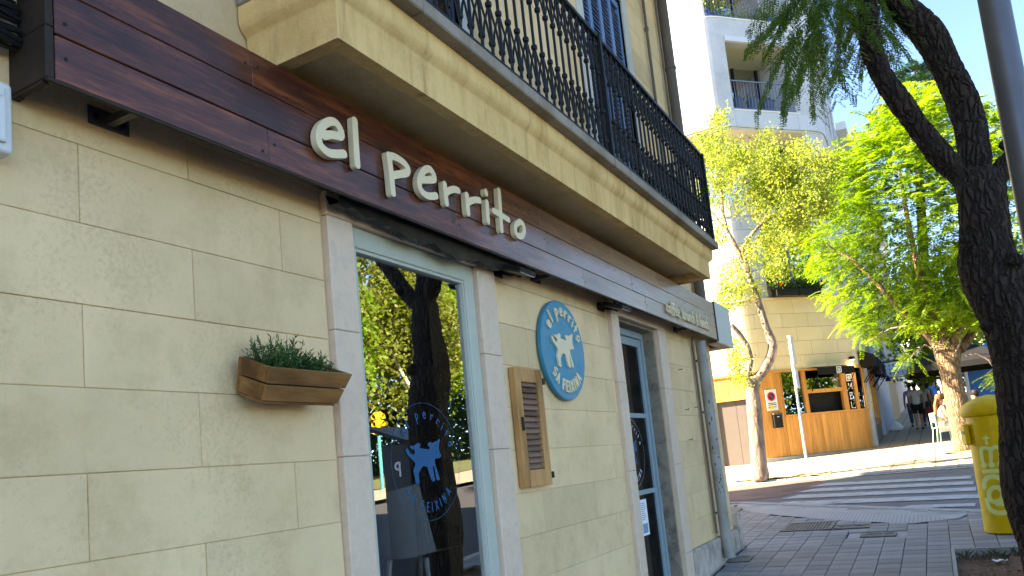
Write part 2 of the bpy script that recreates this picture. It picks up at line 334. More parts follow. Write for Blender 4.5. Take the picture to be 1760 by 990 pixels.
# handwritten stroke font: unit box, baseline 0, x-height .6, ascender 1
def arc(cx, cy, rx, ry, a0, a1, n=12): return [(cx+rx*math.cos(R(a0+(a1-a0)*i/n)), cy+ry*math.sin(R(a0+(a1-a0)*i/n))) for i in range(n+1)]
GLY = {
 'e': ([[(.06, .32), (.46, .34)]+arc(.27, .33, .2, .26, 10, 180, 10)+arc(.3, .3, .23, .29, 180, 320, 8)], .55), 'l': ([[(.1, 0), (.08, 1)]], .22),
 'p': ([[(.1, -.35), (.08, .6)], arc(.2, .34, .22, .24, 110, -120)], .5), 'r': ([[(.08, 0), (.07, .55)], [(.08, .3)]+arc(.28, .32, .2, .2, 170, 50, 6)], .45),
 'i': ([[(.08, 0), (.07, .5)], [(.07, .75)]], .22), 't': ([[(.18, 0), (.15, .9)], [(0, .48), (.36, .5)]], .42), 'o': ([arc(.24, .28, .2, .26, 0, 360, 18)], .55),
 'c': ([arc(.26, .29, .21, .27, 50, 310)], .5), 'f': ([[(.14, -.1), (.14, .75)]+arc(.28, .78, .14, .16, 180, 40, 6), [(0, .45), (.34, .47)]], .38),
 ',': ([[(.08, .05), (.03, -.15)]], .22), 'b': ([[(.08, .02), (.06, 1)], arc(.2, .26, .2, .25, 130, -140)], .52), 'u': ([[(.06, .55)]+arc(.23, .22, .17, .2, 180, 360, 8)+[(.4, .55)], [(.4, .55), (.42, .02)]], .55),
 'n': ([[(.08, 0), (.07, .55)], [(.08, .34)]+arc(.25, .36, .16, .2, 170, 0, 8)+[(.42, 0)]], .55), 'h': ([[(.08, 0), (.07, 1)], [(.08, .34)]+arc(.25, .36, .16, .2, 170, 0, 8)+[(.42, 0)]], .55),
 '&': ([[(.5, .02), (.12, .6)]+arc(.24, .75, .13, .17, 180, 0, 8)+[(.1, .3)]+arc(.24, .18, .17, .18, 170, 330, 8)+[(.5, .42)]], .62), '.': ([[(.06, .02)]], .2), ' ': ([], .3),
 'S': ([arc(.25, .7, .2, .2, 50, 250, 8)+arc(.25, .27, .21, .23, 80, -140, 8)], .55), 'A': ([[(.02, 0), (.25, .92), (.48, 0)], [(.11, .32), (.39, .32)]], .58), 'F': ([[(.08, 0), (.08, .92), (.42, .92)], [(.08, .5), (.36, .5)]], .5),
 'E': ([[(.44, .92), (.08, .92), (.08, 0), (.44, 0)], [(.08, .48), (.38, .48)]], .54), 'I': ([[(.08, 0), (.08, .92)]], .24), 'X': ([[(.03, 0), (.46, .92)], [(.46, 0), (.03, .92)]], .56), 'N': ([[(.08, 0), (.08, .92), (.45, 0), (.45, .92)]], .6),
 'M': ([[(.06, 0), (.06, .92), (.3, .35), (.54, .92), (.54, 0)]], .68), 'L': ([[(.08, .92), (.08, 0), (.42, 0)]], .5), 'O': ([arc(.29, .46, .24, .45, 0, 360, 18)], .66), 'D': ([[(.08, 0), (.08, .92)]+arc(.1, .46, .36, .46, 90, -90, 8)+[(.08, 0)]], .58),
 'T': ([[(.25, 0), (.25, .92)], [(.02, .92), (.48, .92)]], .54), 'U': ([[(.07, .92)]+arc(.27, .22, .2, .22, 180, 360, 8)+[(.47, .92)]], .6), 'R': ([[(.08, 0), (.08, .92)]+arc(.22, .7, .2, .21, 90, -90, 8)+[(.08, .48)], [(.22, .48), (.46, 0)]], .54),
 'Y': ([[(.02, .92), (.25, .45), (.48, .92)], [(.25, .45), (.25, 0)]], .54), 'P': ([[(.08, 0), (.08, .92)]+arc(.24, .68, .22, .24, 90, -90, 8)+[(.08, .44)]], .54)}
def text_width(s, size, sp=.1): return sum((GLY[c][1]+sp)*size for c in s)-sp*size
def glyph(c, size, r, rot=0):
    ca, sa = math.cos(rot), math.sin(rot); half = GLY[c][1]/2
    return [[(size*((x-half)*ca-y*sa), size*((x-half)*sa+y*ca)) for x, y in st] for st in GLY[c][0]]
# ------------------------------------------------------------------ ground
def sheet(poly, dz, name, material, kind='structure', parent=None):
    bm = bmesh.new(); vs = [bm.verts.new((x, y, 0)) for x, y in poly]; bm.faces.new(vs)
    for yc in (-10, 0, 5, 9.5, 28, 80):
        bmesh.ops.bisect_plane(bm, geom=bm.verts[:]+bm.edges[:]+bm.faces[:], plane_co=(0, yc, 0), plane_no=(0, 1, 0))
    bmesh.ops.triangulate(bm, faces=bm.faces[:])
    for v in bm.verts: v.co.z = gz(v.co.y)+dz
    bmesh.ops.recalc_face_normals(bm, faces=bm.faces[:])
    for f in bm.faces:
        if f.normal.z < 0: f.normal_flip()
    me = bpy.data.meshes.new(name); bm.to_mesh(me); bm.free(); me.materials.append(material)
    o = link(bpy.data.objects.new(name, me), parent)
    if kind: o['kind'] = kind
    return o
def tilemat(name, col, sx, sy, line=.035, joint=.4, var=.12, bump=.3):
    m, t, out = newmat(name); geo = N(t, 'ShaderNodeNewGeometry').outputs['Position']; c = np.array(col)
    br = N(t, 'ShaderNodeTexBrick'); br.offset = 0; br.inputs['Scale'].default_value = 1; br.inputs['Brick Width'].default_value = sx; br.inputs['Row Height'].default_value = sy
    br.inputs['Mortar Size'].default_value = line*min(sx, sy); br.inputs['Mortar Smooth'].default_value = .2
    br.inputs['Color1'].default_value = (*(c*(1-var)), 1); br.inputs['Color2'].default_value = (*np.clip(c*(1+var), 0, 1), 1); br.inputs['Mortar'].default_value = (*(c*joint), 1)
    t.links.new(geo, br.inputs[0]); cc = mixc(t, br.outputs[0], tuple(c*.55), ramp(t, noise(t, geo, 1.1, 8, .68), [(.5, 0.0), (.8, .5)]))
    p = N(t, 'ShaderNodeBsdfPrincipled'); p.inputs['Roughness'].default_value = .75; t.links.new(cc, p.inputs['Base Color'])
    b = N(t, 'ShaderNodeBump'); b.inputs['Strength'].default_value = bump; b.inputs['Distance'].default_value = .004; t.links.new(noise(t, geo, 90, 5), b.inputs['Height']); t.links.new(b.outputs[0], p.inputs['Normal'])
    t.links.new(p.outputs[0], out.inputs[0]); return m
m_ground = mat('bare_earth', (.12, .10, .08), .95, .2, 1.5); m_asph = mat('asphalt', (.058, .056, .058), .9, .25, 60, bump=.6, bscale=180, dirt=(.055, .055, .058), dscale=.9)
m_redasph = mat('worn_red_asphalt', (.20, .125, .11), .9, .25, 60, bump=.6, bscale=180, dirt=(.10, .075, .07), dscale=1.2)
m_paint = mat('worn_road_paint', (.40, .40, .41), .7, .12, 8, bump=.3, bscale=120, dirt=(.19, .185, .19), dscale=7); m_grate = mat('weathered_grate', (.21, .185, .16), .7, .2, 20, dirt=(.12, .09, .07), dscale=9); m_bed = mat('dark_joint_mortar', (.055, .052, .05), .95, .2, 20)
m_tile = mat('grey_cement_tile', (.27, .26, .255), .72, .16, 7, bump=.45, bscale=140, rand=.16, dirt=(.15, .14, .135), dscale=2.2); m_farpave = tilemat('far_pavement_tile', (.33, .275, .205), .4, .4, .05, .45)
m_tact = tilemat('tactile_paving', (.42, .42, .43), .045, .045, .3, .62, .05, .5); m_conc = mat('smooth_concrete', (.36, .36, .35), .8, .12, 5, bump=.4, bscale=60, dirt=(.22, .22, .21), dscale=2.5)
m_kerb = mat('kerb_stone', (.34, .33, .31), .85, .15, 6, bump=.5, bscale=50); m_soil = mat('leafy_brown_soil', (.20, .12, .08), .95, .45, 26, bump=1, bscale=45); m_sand = mat('sandy_soil', (.46, .33, .16), .95, .2, 20, bump=.6)
sheet([(-300, -200), (300, -200), (300, 500), (-300, 500)], -.4, 'ground', m_ground)
NK = [(-45, 13.9), (-2.4, 13.9), (-.9, 13.32), (2.37, 10.87), (3.1, 10.35), (3.6, 9.6)]      # near kerb of the side street
sheet([(3.6, -60), (14.6, -60), (14.6, 90), (3.6, 90)], -.125, 'avenue_road', m_asph)
m_asph2 = mat('worn_grey_asphalt', (.165, .16, .165), .9, .25, 60, bump=.6, bscale=180, dirt=(.12, .117, .122), dscale=.9)
sheet([(x, y) for x, y in NK]+[(3.6, 17.9), (3.0, 17.15), (2.4, 16.95), (-45, 16.95)], -.022, 'side_road', m_asph2)
sheet([(-45, 14.0), (-2.4, 14.0), (-1.25, 13.72), (-.35, 13.9), (.3, 15.6), (-.2, 16.75), (-45, 16.75)], -.016, 'cycle_lane_surface', m_redasph)
pav = sheet([(.02, -60), (2.12, -60), (2.12, 10.855), (-.97, 13.17), (-2.4, 13.75), (-45, 13.75), (-45, 8.98), (.02, 8.98)], -.03, 'pavement', m_bed)
for pp_ in ([(2.12, -60), (3.45, -60), (3.45, 5.91), (2.12, 5.91)], [(2.12, 8.44), (3.45, 8.44), (3.45, 9.5), (3.0, 10.2), (2.3, 10.72), (2.12, 10.855)], [(3.19, 5.91), (3.45, 5.91), (3.45, 8.44), (3.19, 8.44)]): sheet(pp_, -.03, 'pavement_bed', m_bed, None, pav)
farp = sheet([(-45, 17.1), (2.35, 17.1), (2.9, 17.3), (3.45, 17.95), (3.45, 90), (-60, 90), (-45, 40)], 0, 'far_pavement', m_farpave)
sheet([(14.75, -60), (20, -60), (20, 90), (14.75, 90)], 0.0, 'park_pavement', m_farpave); sheet([(20, -60), (90, -60), (90, 120), (20, 120)], .02, 'park_ground', mat('park_earth', (.10, .11, .05), .95, .3, 2))
def kerb(pts, name, w=.15, top=0.0, h=.3):
    L = []
    for a, b in zip(pts[:-1], pts[1:]):
        a = np.array(a, float); b = np.array(b, float); n = max(1, int(np.linalg.norm(b-a)/1.0))
        L += [(a+(b-a)*i/n, a+(b-a)*(i+1)/n) for i in range(n)]
    ro = None
    for a, b in L:
        c = (a+b)/2
        if not (-8 < c[0] < 6 and -1 < c[1] < 32): continue
        d = b-a; ln = np.linalg.norm(d); d /= ln; nrm = np.array([-d[1], d[0]])
        me = MB().obox((0, 0, -h/2), (ln/2-.004, w/2, h/2), (1, 0, 0), (0, 1, 0)).mesh('kerb_stone', m_kerb, bevel=.012)
        z = gz(c[1])+top; sl = math.atan2(gz(b[1])-gz(a[1]), ln)
        mtx = T(c[0], c[1], z) @ Matrix.Rotation(math.atan2(d[1], d[0]), 4, 'Z') @ Matrix.Rotation(-sl, 4, 'Y')
        if ro is None: ro = link(bpy.data.objects.new('kerb', None)); tag(ro, kind='structure'); ro.name = name
        if ro.name not in WM: WM[ro.name] = Matrix.Identity(4)
        inst('kerb_stone', me, ro, mtx)
kerb(NK[1:], 'near_kerb', top=.004); kerb([(-8, 17.03), (2.37, 17.03), (2.95, 17.23), (3.52, 17.93), (3.52, 32)], 'far_kerb', top=.006); kerb([(3.52, -1), (3.52, 9.5)], 'avenue_kerb', top=.01)
# zebra crossing bars
xw = link(bpy.data.objects.new('zebra_crossing', None)); tag(xw, kind='structure')
for k in range(6):
    y0 = 11.98+.86*k
    if k == 0: a, b, yy0, yy1 = 1.45, 2.42, 11.5, 11.3
    else: a, b, yy0, yy1 = -.42+.12*(k-1), 2.5, 12.66+.86*(k-1), 12.08+.86*(k-1)
    if k >= 5: continue
    s_ = (yy1-yy0)/(b-a); tk = .46 if k else .3
    sheet([(a, yy0), (b, yy1), (b+.02, yy1+tk), (a+.25, yy0+tk-.03)], -.012, 'painted_bar', m_paint, None, xw)
sheet([(-8, 16.62), (3.2, 16.62), (3.2, 16.74), (-8, 16.74)], -.010, 'edge_line', m_paint)
# paving tiles: the 300 that show largest one by one, the rest joined
tm = MB().obox((0, 0, -.017), (.0968, .0962, .017), (1, 0, 0), (0, 1, 0)).mesh('tile', m_tile, bevel=.003)
pit = (2.105, 3.2, 5.9, 8.45)
cands = []; ys = np.arange(7.552-.195*60, 13.9, .195)
def inside_near(x, y):
    px, py = [p[0] for p in NK], [p[1] for p in NK]
    return y < np.interp(x, px, py)-.22
WEDGE = [(-.55, 12.05), (.057, 11.377), (1.043, 10.471), (1.73, 10.04), (2.2, 10.25), (2.35, 10.72), (1.72, 11.1), (-.9, 13.1)]
def inpoly(x, y, P):
    c = False
    for (ax, ay), (bx, by) in zip(P, P[1:]+P[:1]):
        if (ay > y) != (by > y) and x < (bx-ax)*(y-ay)/(by-ay)+ax: c = not c
    return c
HOLES = [(.3, .9, 9.93, 10.55), (.92, 1.33, 9.93, 10.13), (1.25, 1.62, 9.28, 9.47), (.06, .3, 8.17, 8.42)]
for ix in range(-20, 18):
    x = 2.105-.2*ix-.1
    for y in ys:
        if x > 3.42 or y < -3: continue
        if y < 8.99 and x < .1: continue
        if not inside_near(x, y) or inpoly(x, y, WEDGE): continue
        if pit[0]-.05 < x < pit[1] and pit[2] < y < pit[3]: continue
        if any(a-.06 < x < b+.06 and c-.06 < y < d+.06 for a, b, c, d in HOLES): continue
        u, v, dd = proj((x, y, gz(y)))
        vis = dd > .5 and -30 < u < 1790 and 0 < v < 1010
        cands.append((dd if vis else 1e3+abs(y), x, y))
cands.sort(); rest = MB()
for k, (dd, x, y) in enumerate(cands):
    s_ = .055 if y < 9.5 else .043; z = gz(y)+random.uniform(-.002, .002)
    rx = math.atan(s_)+random.gauss(0, .004); ry = random.gauss(0, .005)
    if k < 290 and dd < 900: inst('tile', tm, pav, T(x, y, z) @ Euler((rx, ry, 0)).to_matrix().to_4x4())
    else: rest.obox((x, y, gz(y)-.012), (.0968, .0962, .012), (1, 0, 0), (0, 1, s_))
tag(rest.build('tile_field', m_tile, pav), kind='stuff')
sheet(WEDGE[:4]+[(2.2, 10.25), (1.72, 10.68), (.483, 11.68), (-.2, 12.12)], .002, 'tactile_strip', m_tact, None, pav)
sheet([(2.21, 10.255), (2.35, 10.69), (-.95, 13.13), (-.555, 12.06), (-.2, 12.125), (.484, 11.685), (1.724, 10.685)], -.001, 'concrete_ramp', m_conc, None, pav)
def cover(name, cx, cy, w, l, bars, label):
    mb = MB(); z = gz(cy)+.001; s_ = .043 if cy > 9.5 else .055
    r_ = root(name, (cx, cy, z), label, 'drain cover' if 'drain' in name else 'cover')
    mb.obox((cx, cy, z-.02), (w/2, l/2, .012), (1, 0, 0), (0, 1, s_)); mb.build('base_plate', m_grate if bars < 8 else m_bed, r_)
    fm = MB()
    for sx in (-1, 1): fm.obox((cx+sx*(w/2-.012), cy, z-.006), (.012, l/2, .008), (1, 0, 0), (0, 1, s_))
    for sy in (-1, 1): fm.obox((cx, cy+sy*(l/2-.012), z-.006+sy*(l/2)*s_), (w/2-.0245, .012, .008), (1, 0, 0), (0, 1, s_))
    fm.build('frame', m_grate, r_)
    for k in range(bars):
        x = cx-w/2+.04+(w-.08)*k/(bars-1)
        MB().obox((x, cy, z-.005), (min(.011, (w-.08)/bars*.36), l/2-.03, .004), (1, 0, 0), (0, 1, s_)).build('bar', m_grate, r_)
sheet([(-1.2, 13.05), (-.6, 11.9), (-.05, 11.2), (1.0, 10.3), (1.73, 9.85), (2.55, 9.9), (2.8, 10.35), (2.3, 10.85), (-.9, 13.25)], -.016, 'ramp_bed', m_conc, None, pav)
for a, b, c, d in HOLES: sheet([(a-.13, c-.13), (b+.13, c-.13), (b+.13, d+.13), (a-.13, d+.13)], -.0135, 'cover_surround', m_conc, None, pav)
cover('drain_grate', .6, 10.24, .58, .6, 14, 'large ribbed rusty drain grate set in the grey pavement')
cover('meter_cover', 1.12, 10.03, .40, .2, 3, 'narrow plain metal cover beside the ribbed drain grate')
cover('valve_cover', 1.43, 9.375, .36, .19, 4, 'small barred metal cover in the pavement, away from the ribbed grate')
cover('wall_drain', .18, 8.295, .23, .25, 3, 'dark drain grating at the foot of the café downpipe')
# tree pits
def treepit(x0, x1, y0, y1, m, name, drop=.07):
    p = root(name, ((x0+x1)/2, (y0+y1)/2, gz((y0+y1)/2)), None, None); p['kind'] = 'structure'
    for q, (a, b) in enumerate((((x0, y0), (x0+.03, y1)), ((x1-.03, y0), (x1, y1)), ((x0+.032, y1-.03), (x1-.032, y1)), ((x0+.032, y0), (x1-.032, y0+.03)))):
        zc = gz((a[1]+b[1])/2); s_ = (gz(b[1])-gz(a[1]))/max(b[1]-a[1], .001)
        MB().obox(((a[0]+b[0])/2, (a[1]+b[1])/2, zc-.11), ((b[0]-a[0])/2, (b[1]-a[1])/2, .113), (1, 0, 0), (0, 1, s_)).build('edging', m_kerb, p)
    nx, ny = 40, 60; mb = MB(); V = []
    for i in range(nx+1):
        for j in range(ny+1):
            x = x0+.03+(x1-x0-.06)*i/nx; y = y0+.03+(y1-y0-.06)*j/ny
            V.append((x, y, gz(y)-drop+RNG.normal(0, .004)+.012*math.sin(x*9+y*5)))
    mb.add(V, [(i*(ny+1)+j, (i+1)*(ny+1)+j, (i+1)*(ny+1)+j+1, i*(ny+1)+j+1) for i in range(nx) for j in range(ny)]); mb.build('soil', m, p, smooth=True)
    return p
tp = treepit(*pit, m_soil, 'tree_pit'); tp2 = treepit(-2.0, .1, 17.12, 17.75, m_sand, 'sandy_tree_pit', -.022); tp3 = treepit(2.1, 3.2, 20.1, 21.2, m_sand, 'far_tree_pit', -.022)
lm = mat('dry_leaf_litter', (.22, .13, .07), .9, .5, 30); lit = MB()
for k in range(900):
    x = random.uniform(2.15, 3.15); y = random.uniform(6.0, 8.4); a = random.random()*6.28; s_ = random.uniform(.008, .028)
    X = np.array([math.cos(a), math.sin(a), random.uniform(-.4, .4)]); Y = np.array([-math.sin(a), math.cos(a), random.uniform(-.3, .3)])
    c = np.array([x, y, gz(y)-.055]); lit.add([c-X*s_, c+Y*s_*.45, c+X*s_, c-Y*s_*.45], [(0, 1, 2, 3)])
tag(lit.build('leaf_litter', lm), 'dry brown leaf litter on the soil of the tree pit by the post box', 'leaf litter', kind='stuff')
m_weed = mat('dry_weed', (.10, .11, .06), .9, .2)
fl = MB()
for k in range(170):
    x = random.uniform(.05, 3.3); y = random.uniform(6.5, 12.5); a = random.random()*6.28; s_ = random.uniform(.008, .02)
    if x > 2.0 and 5.8 < y < 8.5: continue
    X = np.array([math.cos(a), math.sin(a), .05]); Y = np.array([-math.sin(a), math.cos(a), random.uniform(-.2, .2)]); c = np.array([x, y, gz(y)+.006]); fl.add([c-X*s_, c+Y*s_*.4, c+X*s_, c-Y*s_*.4], [(0, 1, 2, 3)])
tag(fl.build('fallen_leaves', lm), 'scattered small fallen leaves on the grey pavement tiles', 'fallen leaves', kind='stuff')
for k, (x, y) in enumerate(((2.33, 8.22), (2.45, 8.28), (2.62, 8.33), (2.2, 8.3), (2.52, 8.2), (2.75, 8.27))):
    wd = MB()
    for q in range(12):
        a = random.random()*6.28; l = random.uniform(.04, .13); b = np.array([x+random.gauss(0, .03), y+random.gauss(0, .02), gz(y)-.07])
        t_ = b+np.array([math.cos(a)*l*.8, math.sin(a)*l*.5, l*.8]); n_ = np.array([-math.sin(a), math.cos(a), 0])*.004
        wd.add([b-n_, b+n_, (b+t_)/2+n_+(0, 0, .02), t_, (b+t_)/2-n_+(0, 0, .02)], [(0, 1, 2, 3, 4)])
    tag(wd.build('weed_tuft', m_weed), 'small grey green weed tuft at the kerbed edge of the soil pit', 'weed', 'weed tufts in the tree pit by the post box')
pp = MB(); sdp = sd_poly([[(-.07, -.02), (-.02, .03), (.03, .015), (.07, .025), (.06, -.02), (0, -.03)]])
flat(sdp, .012, 0, lambda u, v, w_: (2.46+u, 8.1+v*1.3, gz(8.1)-.045+.006*math.sin(u*90)+.006*math.cos(v*120+u*40)), pp)
tag(pp.build('paper_scrap', m_paper), 'crumpled white paper scrap lying on the soil of the tree pit', 'paper')
# ------------------------------------------------------------------ leaves
def leafmesh(name, P, D, Nn, L, W, material, parent=None):
    P = np.asarray(P, float); D = np.asarray(D, float); D = D/(np.linalg.norm(D, axis=1)[:, None]+1e-9); n = len(P)
    S = np.cross(D, Nn); S /= (np.linalg.norm(S, axis=1)[:, None]+1e-9); L = np.broadcast_to(L, (n,))[:, None]; W = np.broadcast_to(W, (n,))[:, None]
    V = np.stack([P, P+D*L*.45+S*W, P+D*L, P+D*L*.45-S*W], 1).reshape(-1, 3)
    me = bpy.data.meshes.new(name); me.vertices.add(4*n); me.vertices.foreach_set('co', V.ravel())
    me.loops.add(4*n); me.loops.foreach_set('vertex_index', np.arange(4*n)); me.polygons.add(n); me.polygons.foreach_set('loop_start', np.arange(n)*4)
    me.update(calc_edges=True); me.materials.append(material)
    return link(bpy.data.objects.new(name, me), parent)
def rnd_dirs(n, down=0.0, flat_=1.0):
    d = RNG.normal(size=(n, 3)); d[:, 2] = d[:, 2]*flat_-down; return d/(np.linalg.norm(d, axis=1)[:, None]+1e-9)
def fronds(C, D, length, K, leaf, wid, droop=.35, spread=.9):
    """pinnate leaves: K pairs of leaflets along a drooping midrib. returns P, D, N, L arrays"""
    n = len(C); D = D/(np.linalg.norm(D, axis=1)[:, None]+1e-9); up = np.array([0, 0, 1.0])
    S = np.cross(D, up); S /= (np.linalg.norm(S, axis=1)[:, None]+1e-6); U = np.cross(S, D)
    ln = length*RNG.uniform(.7, 1.2, n)[:, None]; Ps, Ds, Ns, Ls = [], [], [], []
    for k in range(K):
        t = (k+1)/K; p = C+D*ln*t+np.array([0, 0, -1])*(droop*ln*t*t)
        tang = D+np.array([0, 0, -1])*(2*droop*t)
        for sg in (-1, 1):
            d = S*sg*spread+tang*.55+RNG.normal(0, .12, (n, 3)); d[:, 2] -= .15
            Ps.append(p); Ds.append(d); Ns.append(U+RNG.normal(0, .25, (n, 3))); Ls.append(np.full(n, leaf*(1.0-.45*abs(t-.45)*1.6)))
    return np.concatenate(Ps), np.concatenate(Ds), np.concatenate(Ns), np.concatenate(Ls)
# ------------------------------------------------------------------ rectangles with openings
def subtract(rects, hole):
    out = []; a0, a1, b0, b1 = hole
    for y0, y1, z0, z1 in rects:
        if a1 <= y0 or a0 >= y1 or b1 <= z0 or b0 >= z1: out.append((y0, y1, z0, z1)); continue
        if z0 < b0: out.append((y0, y1, z0, b0))
        if z1 > b1: out.append((y0, y1, b1, z1))
        zz0, zz1 = max(z0, b0), min(z1, b1)
        if y0 < a0: out.append((y0, a0, zz0, zz1))
        if y1 > a1: out.append((a1, y1, zz0, zz1))
    return out
# ------------------------------------------------------------------ the café building
cafe = root('cafe_building', (-3, 3, .2), 'cream rendered corner building with café window, door and iron balcony above', 'building')
WIN = (2.465, 3.90, .62, 2.87); DOOR = (5.745, 7.145, -.1, 2.87); FD1 = (2.70, 3.83, 3.575, 6.15); FD2 = (6.0, 7.13, 3.575, 6.15)
GLZ = (2.64, 3.70, .66, 2.76); DOP = (5.91, 6.92, -.1, 2.76)
back = [(-12, 8.9, -1.0, 13.1)]
for h in (GLZ, DOP, FD1, FD2): back = subtract(back, h)
mb = MB()
for y0, y1, z0, z1 in back: mb.box((-.32, y0, z0), (-.0055, y1, z1))
mb.build('front_wall', m_groove, cafe)
mb = MB().box((-14, 8.6, -1), (-.325, 8.888, 13.1)).box((-14, -12, -1), (-13.7, 8.595, 13.1)).box((-13.69, -12, -1), (-.33, -11.7, 13.1)).box((-14.3, -12.3, 13.1), (.35, 9.25, 13.4)); mb.build('side_walls_and_roof', m_block, cafe)
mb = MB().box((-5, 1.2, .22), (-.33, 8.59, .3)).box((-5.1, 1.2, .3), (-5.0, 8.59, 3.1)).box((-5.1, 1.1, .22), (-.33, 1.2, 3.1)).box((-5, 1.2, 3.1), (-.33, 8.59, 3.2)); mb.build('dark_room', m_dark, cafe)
def blocks(y0, y1, z0, z1, holes, ph=0.0):
    k0 = int(math.floor((z0-2.72)/.2525)); k1 = int(math.ceil((z1-2.72)/.2525))
    for k in range(k0, k1):
        a, b = max(2.72+.2525*k, z0), min(2.72+.2525*(k+1), z1)
        if b-a < .03: continue
        off = 1.397 if k % 2 else 1.799
        off += ph
        j = off-.83*30
        while j < y1:
            c, d = max(j, y0), min(j+.83, y1); j += .83
            if d-c < .02: continue
            rs = [(c, d, a, b)]
            for h in holes: rs = subtract(rs, h)
            for r_ in rs:
                if r_[1]-r_[0] < .02 or r_[3]-r_[2] < .02: continue
                g = .0010
                MB().box((-.012, r_[0]+g, r_[2]+g), (random.uniform(-.0012, .0012), r_[1]-g, r_[3]-g)).build('stone_block', m_block, cafe, bevel=.002)
FS1 = (2.55, 3.98, 3.57, 6.3); FS2 = (5.85, 7.28, 3.57, 6.3)
blocks(-.6, 5.7, .02, 3.6, [WIN, DOOR, (-9, 9, 3.24, 3.62)]); blocks(5.7, 8.9, .7, 3.6, [DOOR, (-9, 7.43, 3.24, 3.62)], .27)
blocks(1.0, 8.9, 3.62, 7.4, [FS1, FS2])
MB().box((-.012, -12, -.9), (0, -.605, 13.1)).box((-.012, -.6, 3.605), (0, .995, 13.1)).box((-.012, 1.0, 7.41), (0, 8.9, 13.1)).build('far_render', m_block, cafe)
MB().box((-.012, 2.13, 3.24), (.0, 7.43, 3.6)).build('render_behind_balcony', m_soffr, cafe)
for a in (FS1, FS2):      # smooth surrounds of the balcony doors
    F = FD1 if a is FS1 else FD2
    for r_ in subtract([a], F): MB().box((-.03, r_[0], r_[2]), (.012, r_[1], r_[3])).build('door_surround', mat('white_surround', (.55, .52, .45), .8, .08) if 'white_surround' not in MATS else MATS['white_surround'], cafe)
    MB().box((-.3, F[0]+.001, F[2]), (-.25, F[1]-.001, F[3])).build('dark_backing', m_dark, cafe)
# stone surrounds of window and door
def piece(n, a, b, m=m_stone, bev=.004): return MB().box(a, b).build(n, m, cafe, bevel=bev)
zc = [.3, .95, 1.72, 2.255, 2.757]
for y0, y1 in ((2.475, 2.638), (3.702, 3.898)):
    for a, b in zip(zc[:-1], zc[1:]): piece('jamb_stone', (-.2, y0, a+.001), (.032, y1, b-.001))
for y0, y1 in ((2.475, 2.86), (2.861, 3.30), (3.301, 3.898)): piece('lintel_stone', (-.2, y0, 2.759), (.030, y1, 2.868))
piece('sill_stone', (-.25, 2.46, .56), (.07, 3.92, .66))
for y0, y1 in ((5.747, 5.905), (6.925, 7.143)):
    for a, b in zip([-.1, .7, 1.5, 2.2, 2.757][:-1], [-.1, .7, 1.5, 2.2, 2.757][1:]): piece('jamb_stone', (-.014, y0, a+.001), (.034, y1, b-.001))
for y0, y1 in ((5.747, 6.4), (6.401, 7.143)): piece('lintel_stone', (-.014, y0, 2.759), (.032, y1, 2.868))
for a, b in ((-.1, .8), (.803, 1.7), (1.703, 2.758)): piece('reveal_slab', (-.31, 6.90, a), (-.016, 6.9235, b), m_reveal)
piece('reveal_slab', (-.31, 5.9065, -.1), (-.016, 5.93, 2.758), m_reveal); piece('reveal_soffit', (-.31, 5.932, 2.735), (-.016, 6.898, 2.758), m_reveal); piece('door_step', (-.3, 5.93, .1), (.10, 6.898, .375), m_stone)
for k, (a, b) in enumerate(((7.15, 7.62), (7.624, 8.2), (8.204, 8.93))): piece('plinth_slab', (-.01, a, 0), (.05, b, .70), m_plinth, .01)
piece('plinth_slab', (-2, 8.901, 0), (-.012, 8.94, .70), m_plinth); piece('plinth_slab', (-.01, 8.935, 0), (.075, 9.02, .88), m_plinth, .02)
# shop window
fr = MB(); g0, g1, gb, gt = 2.682, 3.605, .72, 2.662
fr.box((-.07, 2.641, gb-.05), (.002, g0, 2.756)).box((-.07, g1, gb-.05), (.002, 3.699, 2.756)).box((-.07, g0+.0005, gt), (.002, g1-.0005, 2.756)).box((-.07, g0+.0005, gb-.05), (.002, g1-.0005, gb)); wf = fr.build('window_frame', m_sage, cafe, bevel=.004)
b2 = MB()
for a, b in (((-.05, g0+.0005, gb), (-.008, g0+.016, gt)), ((-.05, g1-.016, gb), (-.008, g1-.0005, gt)), ((-.05, g0+.017, gt-.016), (-.008, g1-.017, gt-.0005))): b2.box(a, b)
b2.build('glazing_bead', m_sage, wf)
MB().add([(-.03, g0+.0165, gb), (-.03, g1-.0165, gb), (-.03, g1-.0165, gt-.0165), (-.03, g0+.0165, gt-.0165)], [(0, 1, 2, 3)]).build('pane', m_glass, wf)
# decals
DOGPX = [(240,378),(232,395),(245,430),(268,465),(285,490),(290,510),(280,545),(290,590),(298,640),(310,650),(318,640),(312,600),(310,575),(322,540),(335,530),(355,545),(362,580),(378,640),(390,656),(400,650),(390,600),(382,548),(388,548),(398,600),(405,640),(415,656),(424,648),(412,600),(400,560),(390,520),(392,495),(405,500),(418,498),(424,485),(415,465),(410,440),(408,400),(412,372),(404,360),(398,376),(385,378),(372,385),(358,374),(345,383),(352,400),(362,415),(355,425),(330,412),(306,400),(310,378),(300,362),(285,366),(275,380),(262,368),(252,375),(262,392),(279,404),(284,418),(280,440),(264,428),(250,400)]
SY, SZ, SR = 4.75, 2.364, .342
_dg = [onx(900+.202*a, 500+.202*b, .05) for a, b in DOGPX]; DOG = [(p[1]-SY, p[2]-SZ) for p in _dg]
DOGSD = sd_poly([DOG])
def ring_sd(r, t): return (lambda X, Y: np.abs(np.hypot(X, Y)-r)-t, (-r-t, -r-t, r+t, r+t))
